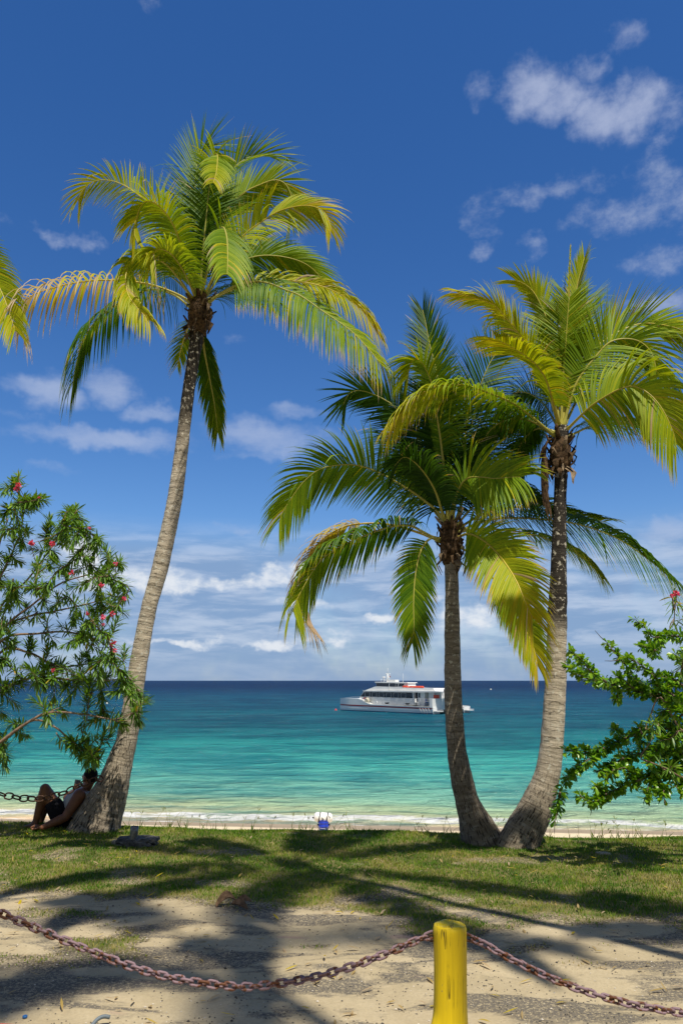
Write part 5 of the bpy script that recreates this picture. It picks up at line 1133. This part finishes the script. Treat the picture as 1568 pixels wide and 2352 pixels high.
def seated():
    Q = P; root = empty('person', Q(148, 1905, 9.72), 'person in a white shirt and black shorts sitting against the leaning palm with knees up', 'person')
    pel, sp1, che, nb = Q(150,1889,9.76), Q(160,1868,9.76), Q(177,1843,9.75), Q(192,1822,9.76)
    ls, le, lw = Q(183,1827,9.58), Q(151,1877,9.50), Q(98,1901,9.42); rs, re, rw = Q(186,1828,9.93), Q(155,1832,10.0), Q(175,1815,9.98)
    lh, lk, la, lt = Q(147,1890,9.66), Q(104,1812,9.62), Q(82,1890,9.60), Q(50,1903,9.58); rh, rk, ra, rt = Q(147,1890,9.87), Q(112,1822,9.92), Q(93,1890,9.9), Q(66,1900,9.88)
    b = MB()
    capsule(b, pel, sp1, .135, .125); capsule(b, sp1, che, .125, .145); capsule(b, che, nb, .135, .085); capsule(b, nb, ls, .07, .068); capsule(b, nb, rs, .07, .068)
    for a, c, d, e, f_ in ((ls, le, lw, 0, 1), (rs, re, rw, 0, 0)):
        capsule(b, a, a.lerp(c, .35), .080, .070); capsule(b, a.lerp(c, .35), c, .070, .050); capsule(b, c, c.lerp(d, .3), .050, .053); capsule(b, c.lerp(d, .3), d, .053, .032)
    for a, c, d, e in ((lh, lk, la, lt), (rh, rk, ra, rt)):
        capsule(b, a, a.lerp(c, .4), .10, .088); capsule(b, a.lerp(c, .4), c, .088, .062); capsule(b, c, c.lerp(d, .35), .060, .062); capsule(b, c.lerp(d, .35), d, .060, .037)
        f = (e-d); capsule(b, d, d+f*.3+Vector((0, 0, -.03)), .042, .040); capsule(b, d+f*.3+Vector((0, 0, -.03)), e, .040, .022)
        for j in range(5): capsule(b, e+Vector((.02, -.032+.016*j, .0)), e+Vector((-.03+.004*j, -.036+.018*j, -.006)), .011, .009, 8)
    # left fist knuckles down on the ground
    h = (Q(80,1899,9.41)-lw).normalized(); s = h.cross(Vector((0, 0, 1))).normalized(); u = s.cross(h); pc = lw+h*.055
    ellip(b, pc, (h, s, u), (.052, .040, .03))
    for j in range(4):
        k0 = pc+h*.042+s*(-.030+.020*j)+u*.012; l = (.036, .042, .040, .031)[j]
        k1 = k0+h*l*.6-u*.018; k2 = k1-h*.012-u*.026; k3 = k2-h*.028-u*.004; capsule(b, k0, k1, .0105, .0100, 8); capsule(b, k1, k2, .0100, .0092, 8); capsule(b, k2, k3, .0092, .0080, 8)
    t0 = pc-s*.036-h*.015; t1 = t0-s*.018+h*.030-u*.012; capsule(b, t0, t1, .0125, .0110, 8); capsule(b, t1, t1+h*.022+s*.014-u*.012, .0110, .0090, 8)
    # right hand round the phone
    ph = Q(177,1805,9.97); ax = Vector((.12, .2, 1)).normalized(); pc2 = rw+(ph-rw)*.45; ellip(b, pc2, (Vector((1, 0, 0)), Vector((0, 1, 0)), Vector((0, 0, 1))), (.032, .04, .046))
    for j in range(4):
        k0 = pc2+Vector((.018, .015, -.012+.018*j)); capsule(b, k0, k0+Vector((-.008, .034, .004)), .0095, .009, 8); capsule(b, k0+Vector((-.008, .034, .004)), k0+Vector((-.042, .030, .004)), .009, .0075, 8)
    capsule(b, pc2+Vector((.01, -.025, .01)), pc2+Vector((-.01, -.035, .055)), .011, .009, 8)
    # head: neck, skull, jaw, ears, nose, lips, brow
    f = Vector((-.80, .58, -.10)).normalized(); up = (Vector((.16, .02, 1))).normalized(); sd = f.cross(up).normalized(); up = sd.cross(f).normalized(); hc = Q(206,1787,9.76)
    capsule(b, nb, hc-up*.055-f*.01, .062, .058); ellip(b, hc+up*.012, (sd, f, up), (.074, .094, .098)); ellip(b, hc-up*.052+f*.026, (sd, f, up), (.056, .064, .068)); ellip(b, hc-up*.098+f*.064, (sd, f, up), (.026, .022, .020))
    capsule(b, hc+f*.092+up*.005, hc+f*.108-up*.030, .011, .017, 8); ellip(b, hc+f*.088-up*.062, (sd, f, up), (.026, .012, .012)); capsule(b, hc+f*.086+up*.022-sd*.035, hc+f*.086+up*.022+sd*.035, .014, .014, 8)
    for g in (-1, 1): ellip(b, hc+sd*g*.078-f*.012-up*.014, (sd, f, up), (.012, .022, .034), 10, 8)
    fuse(b, 'body', M_SKIN, root, .0065, 5)
    eb = MB()
    for g in (-1, 1): ellip(eb, hc+f*.083+up*.004+sd*g*.032, (sd, f, up), (.013, .011, .010), 10, 8)
    eb.build('eyes', simple('eye_white', (.5, .48, .45), .3, .5), root)
    hb = MB(); ellip(hb, hc+up*.034-f*.022, (sd, f, up), (.080, .090, .090)); ellip(hb, hc+up*.008-f*.048, (sd, f, up), (.070, .060, .082)); fuse(hb, 'hair', M_HAIR, root, .008, 4)
    sb = MB(); capsule(sb, pel.lerp(sp1, .55), sp1, .148, .138); capsule(sb, sp1, che, .138, .157); capsule(sb, che, nb-(nb-che)*.15, .150, .104); capsule(sb, nb, nb.lerp(ls, .35), .078, .070); capsule(sb, nb, nb.lerp(rs, .35), .078, .070); capsule(sb, nb, nb.lerp(hc, .22), .074, .068); fuse(sb, 'shirt', M_SHIRT, root, .009, 5)
    kb = MB(); capsule(kb, pel-Vector((0, 0, .0)), pel.lerp(sp1, .6), .152, .143)
    for a, c in ((lh, lk), (rh, rk)): capsule(kb, a, a.lerp(c, .25), .120, .112); capsule(kb, a.lerp(c, .25), a.lerp(c, .50), .112, .104)
    fuse(kb, 'shorts', M_SHORTS, root, .009, 4)
    pb = MB(); rot = Matrix.Rotation(R(8), 3, 'Y') @ Matrix.Rotation(R(12), 3, 'Z'); pb.box(ph, (.072, .009, .145), rot); o = pb.build('phone', simple('grey_phone', (.06, .075, .10), .25, .5), None, smooth=False)
    bv = o.modifiers.new('bevel', 'BEVEL'); bv.width = .004; bv.segments = 2
    tag(o, 'dark grey phone held up in the hand of the seated person', 'phone')
seated()
def deckhand():
    c = FP; f, s, u = FEX, FEY, Vector((0, 0, 1)); root = empty('person', c, 'person in a dark blue shirt standing at the stern of the ferry', 'person'); b = MB()
    g = lambda x, y, z: c+s*x+f*y+u*z
    capsule(b, g(0, 0, .9), g(0, 0, 1.25), .14, .16); capsule(b, g(0, 0, 1.25), g(0, 0, 1.42), .16, .08); capsule(b, g(0, 0, 1.42), g(0, .02, 1.55), .055, .055); ellip(b, g(0, .02, 1.64), (s, f, u), (.075, .095, .115)); ellip(b, g(0, .06, 1.58), (s, f, u), (.05, .055, .055)); capsule(b, g(0, .11, 1.65), g(0, .125, 1.61), .01, .014, 8)
    for d in (-1, 1):
        ellip(b, g(d*.078, 0, 1.63), (s, f, u), (.012, .02, .03), 8, 6)
        capsule(b, g(d*.19, 0, 1.38), g(d*.24, -.03, 1.1), .06, .045); capsule(b, g(d*.24, -.03, 1.1), g(d*.22, .12, .88), .045, .03); ellip(b, g(d*.22, .16, .83), (s, f, u), (.03, .04, .05))
        for j in range(4): capsule(b, g(d*.22-.022+.015*j, .17, .80), g(d*.22-.022+.015*j, .19, .73), .009, .008, 6)
        capsule(b, g(d*.19, .17, .83), g(d*.18, .2, .79), .011, .009, 6)
        capsule(b, g(d*.09, 0, .9), g(d*.10, .02, .48), .095, .065); capsule(b, g(d*.10, .02, .48), g(d*.10, -.01, .08), .062, .04); capsule(b, g(d*.10, -.02, .05), g(d*.11, .16, .035), .045, .035)
    fuse(b, 'body', M_SKIN, root, .018, 2)
    b = MB(); capsule(b, g(0, 0, .88), g(0, 0, 1.25), .158, .178); capsule(b, g(0, 0, 1.25), g(0, 0, 1.42), .178, .095)
    for d in (-1, 1): capsule(b, g(d*.17, 0, 1.38), g(d*.225, -.02, 1.18), .078, .068)
    fuse(b, 'shirt', simple('navy_cloth', (.015, .02, .06), .85, .2), root, .018, 2)
    b = MB()
    for d in (-1, 1): capsule(b, g(d*.09, 0, .9), g(d*.10, .02, .5), .112, .09)
    fuse(b, 'shorts', M_SHORTS, root, .018, 2); b = MB(); ellip(b, g(0, .0, 1.675), (s, f, u), (.082, .10, .10)); b.build('hair', M_HAIR, root)
deckhand()
#END
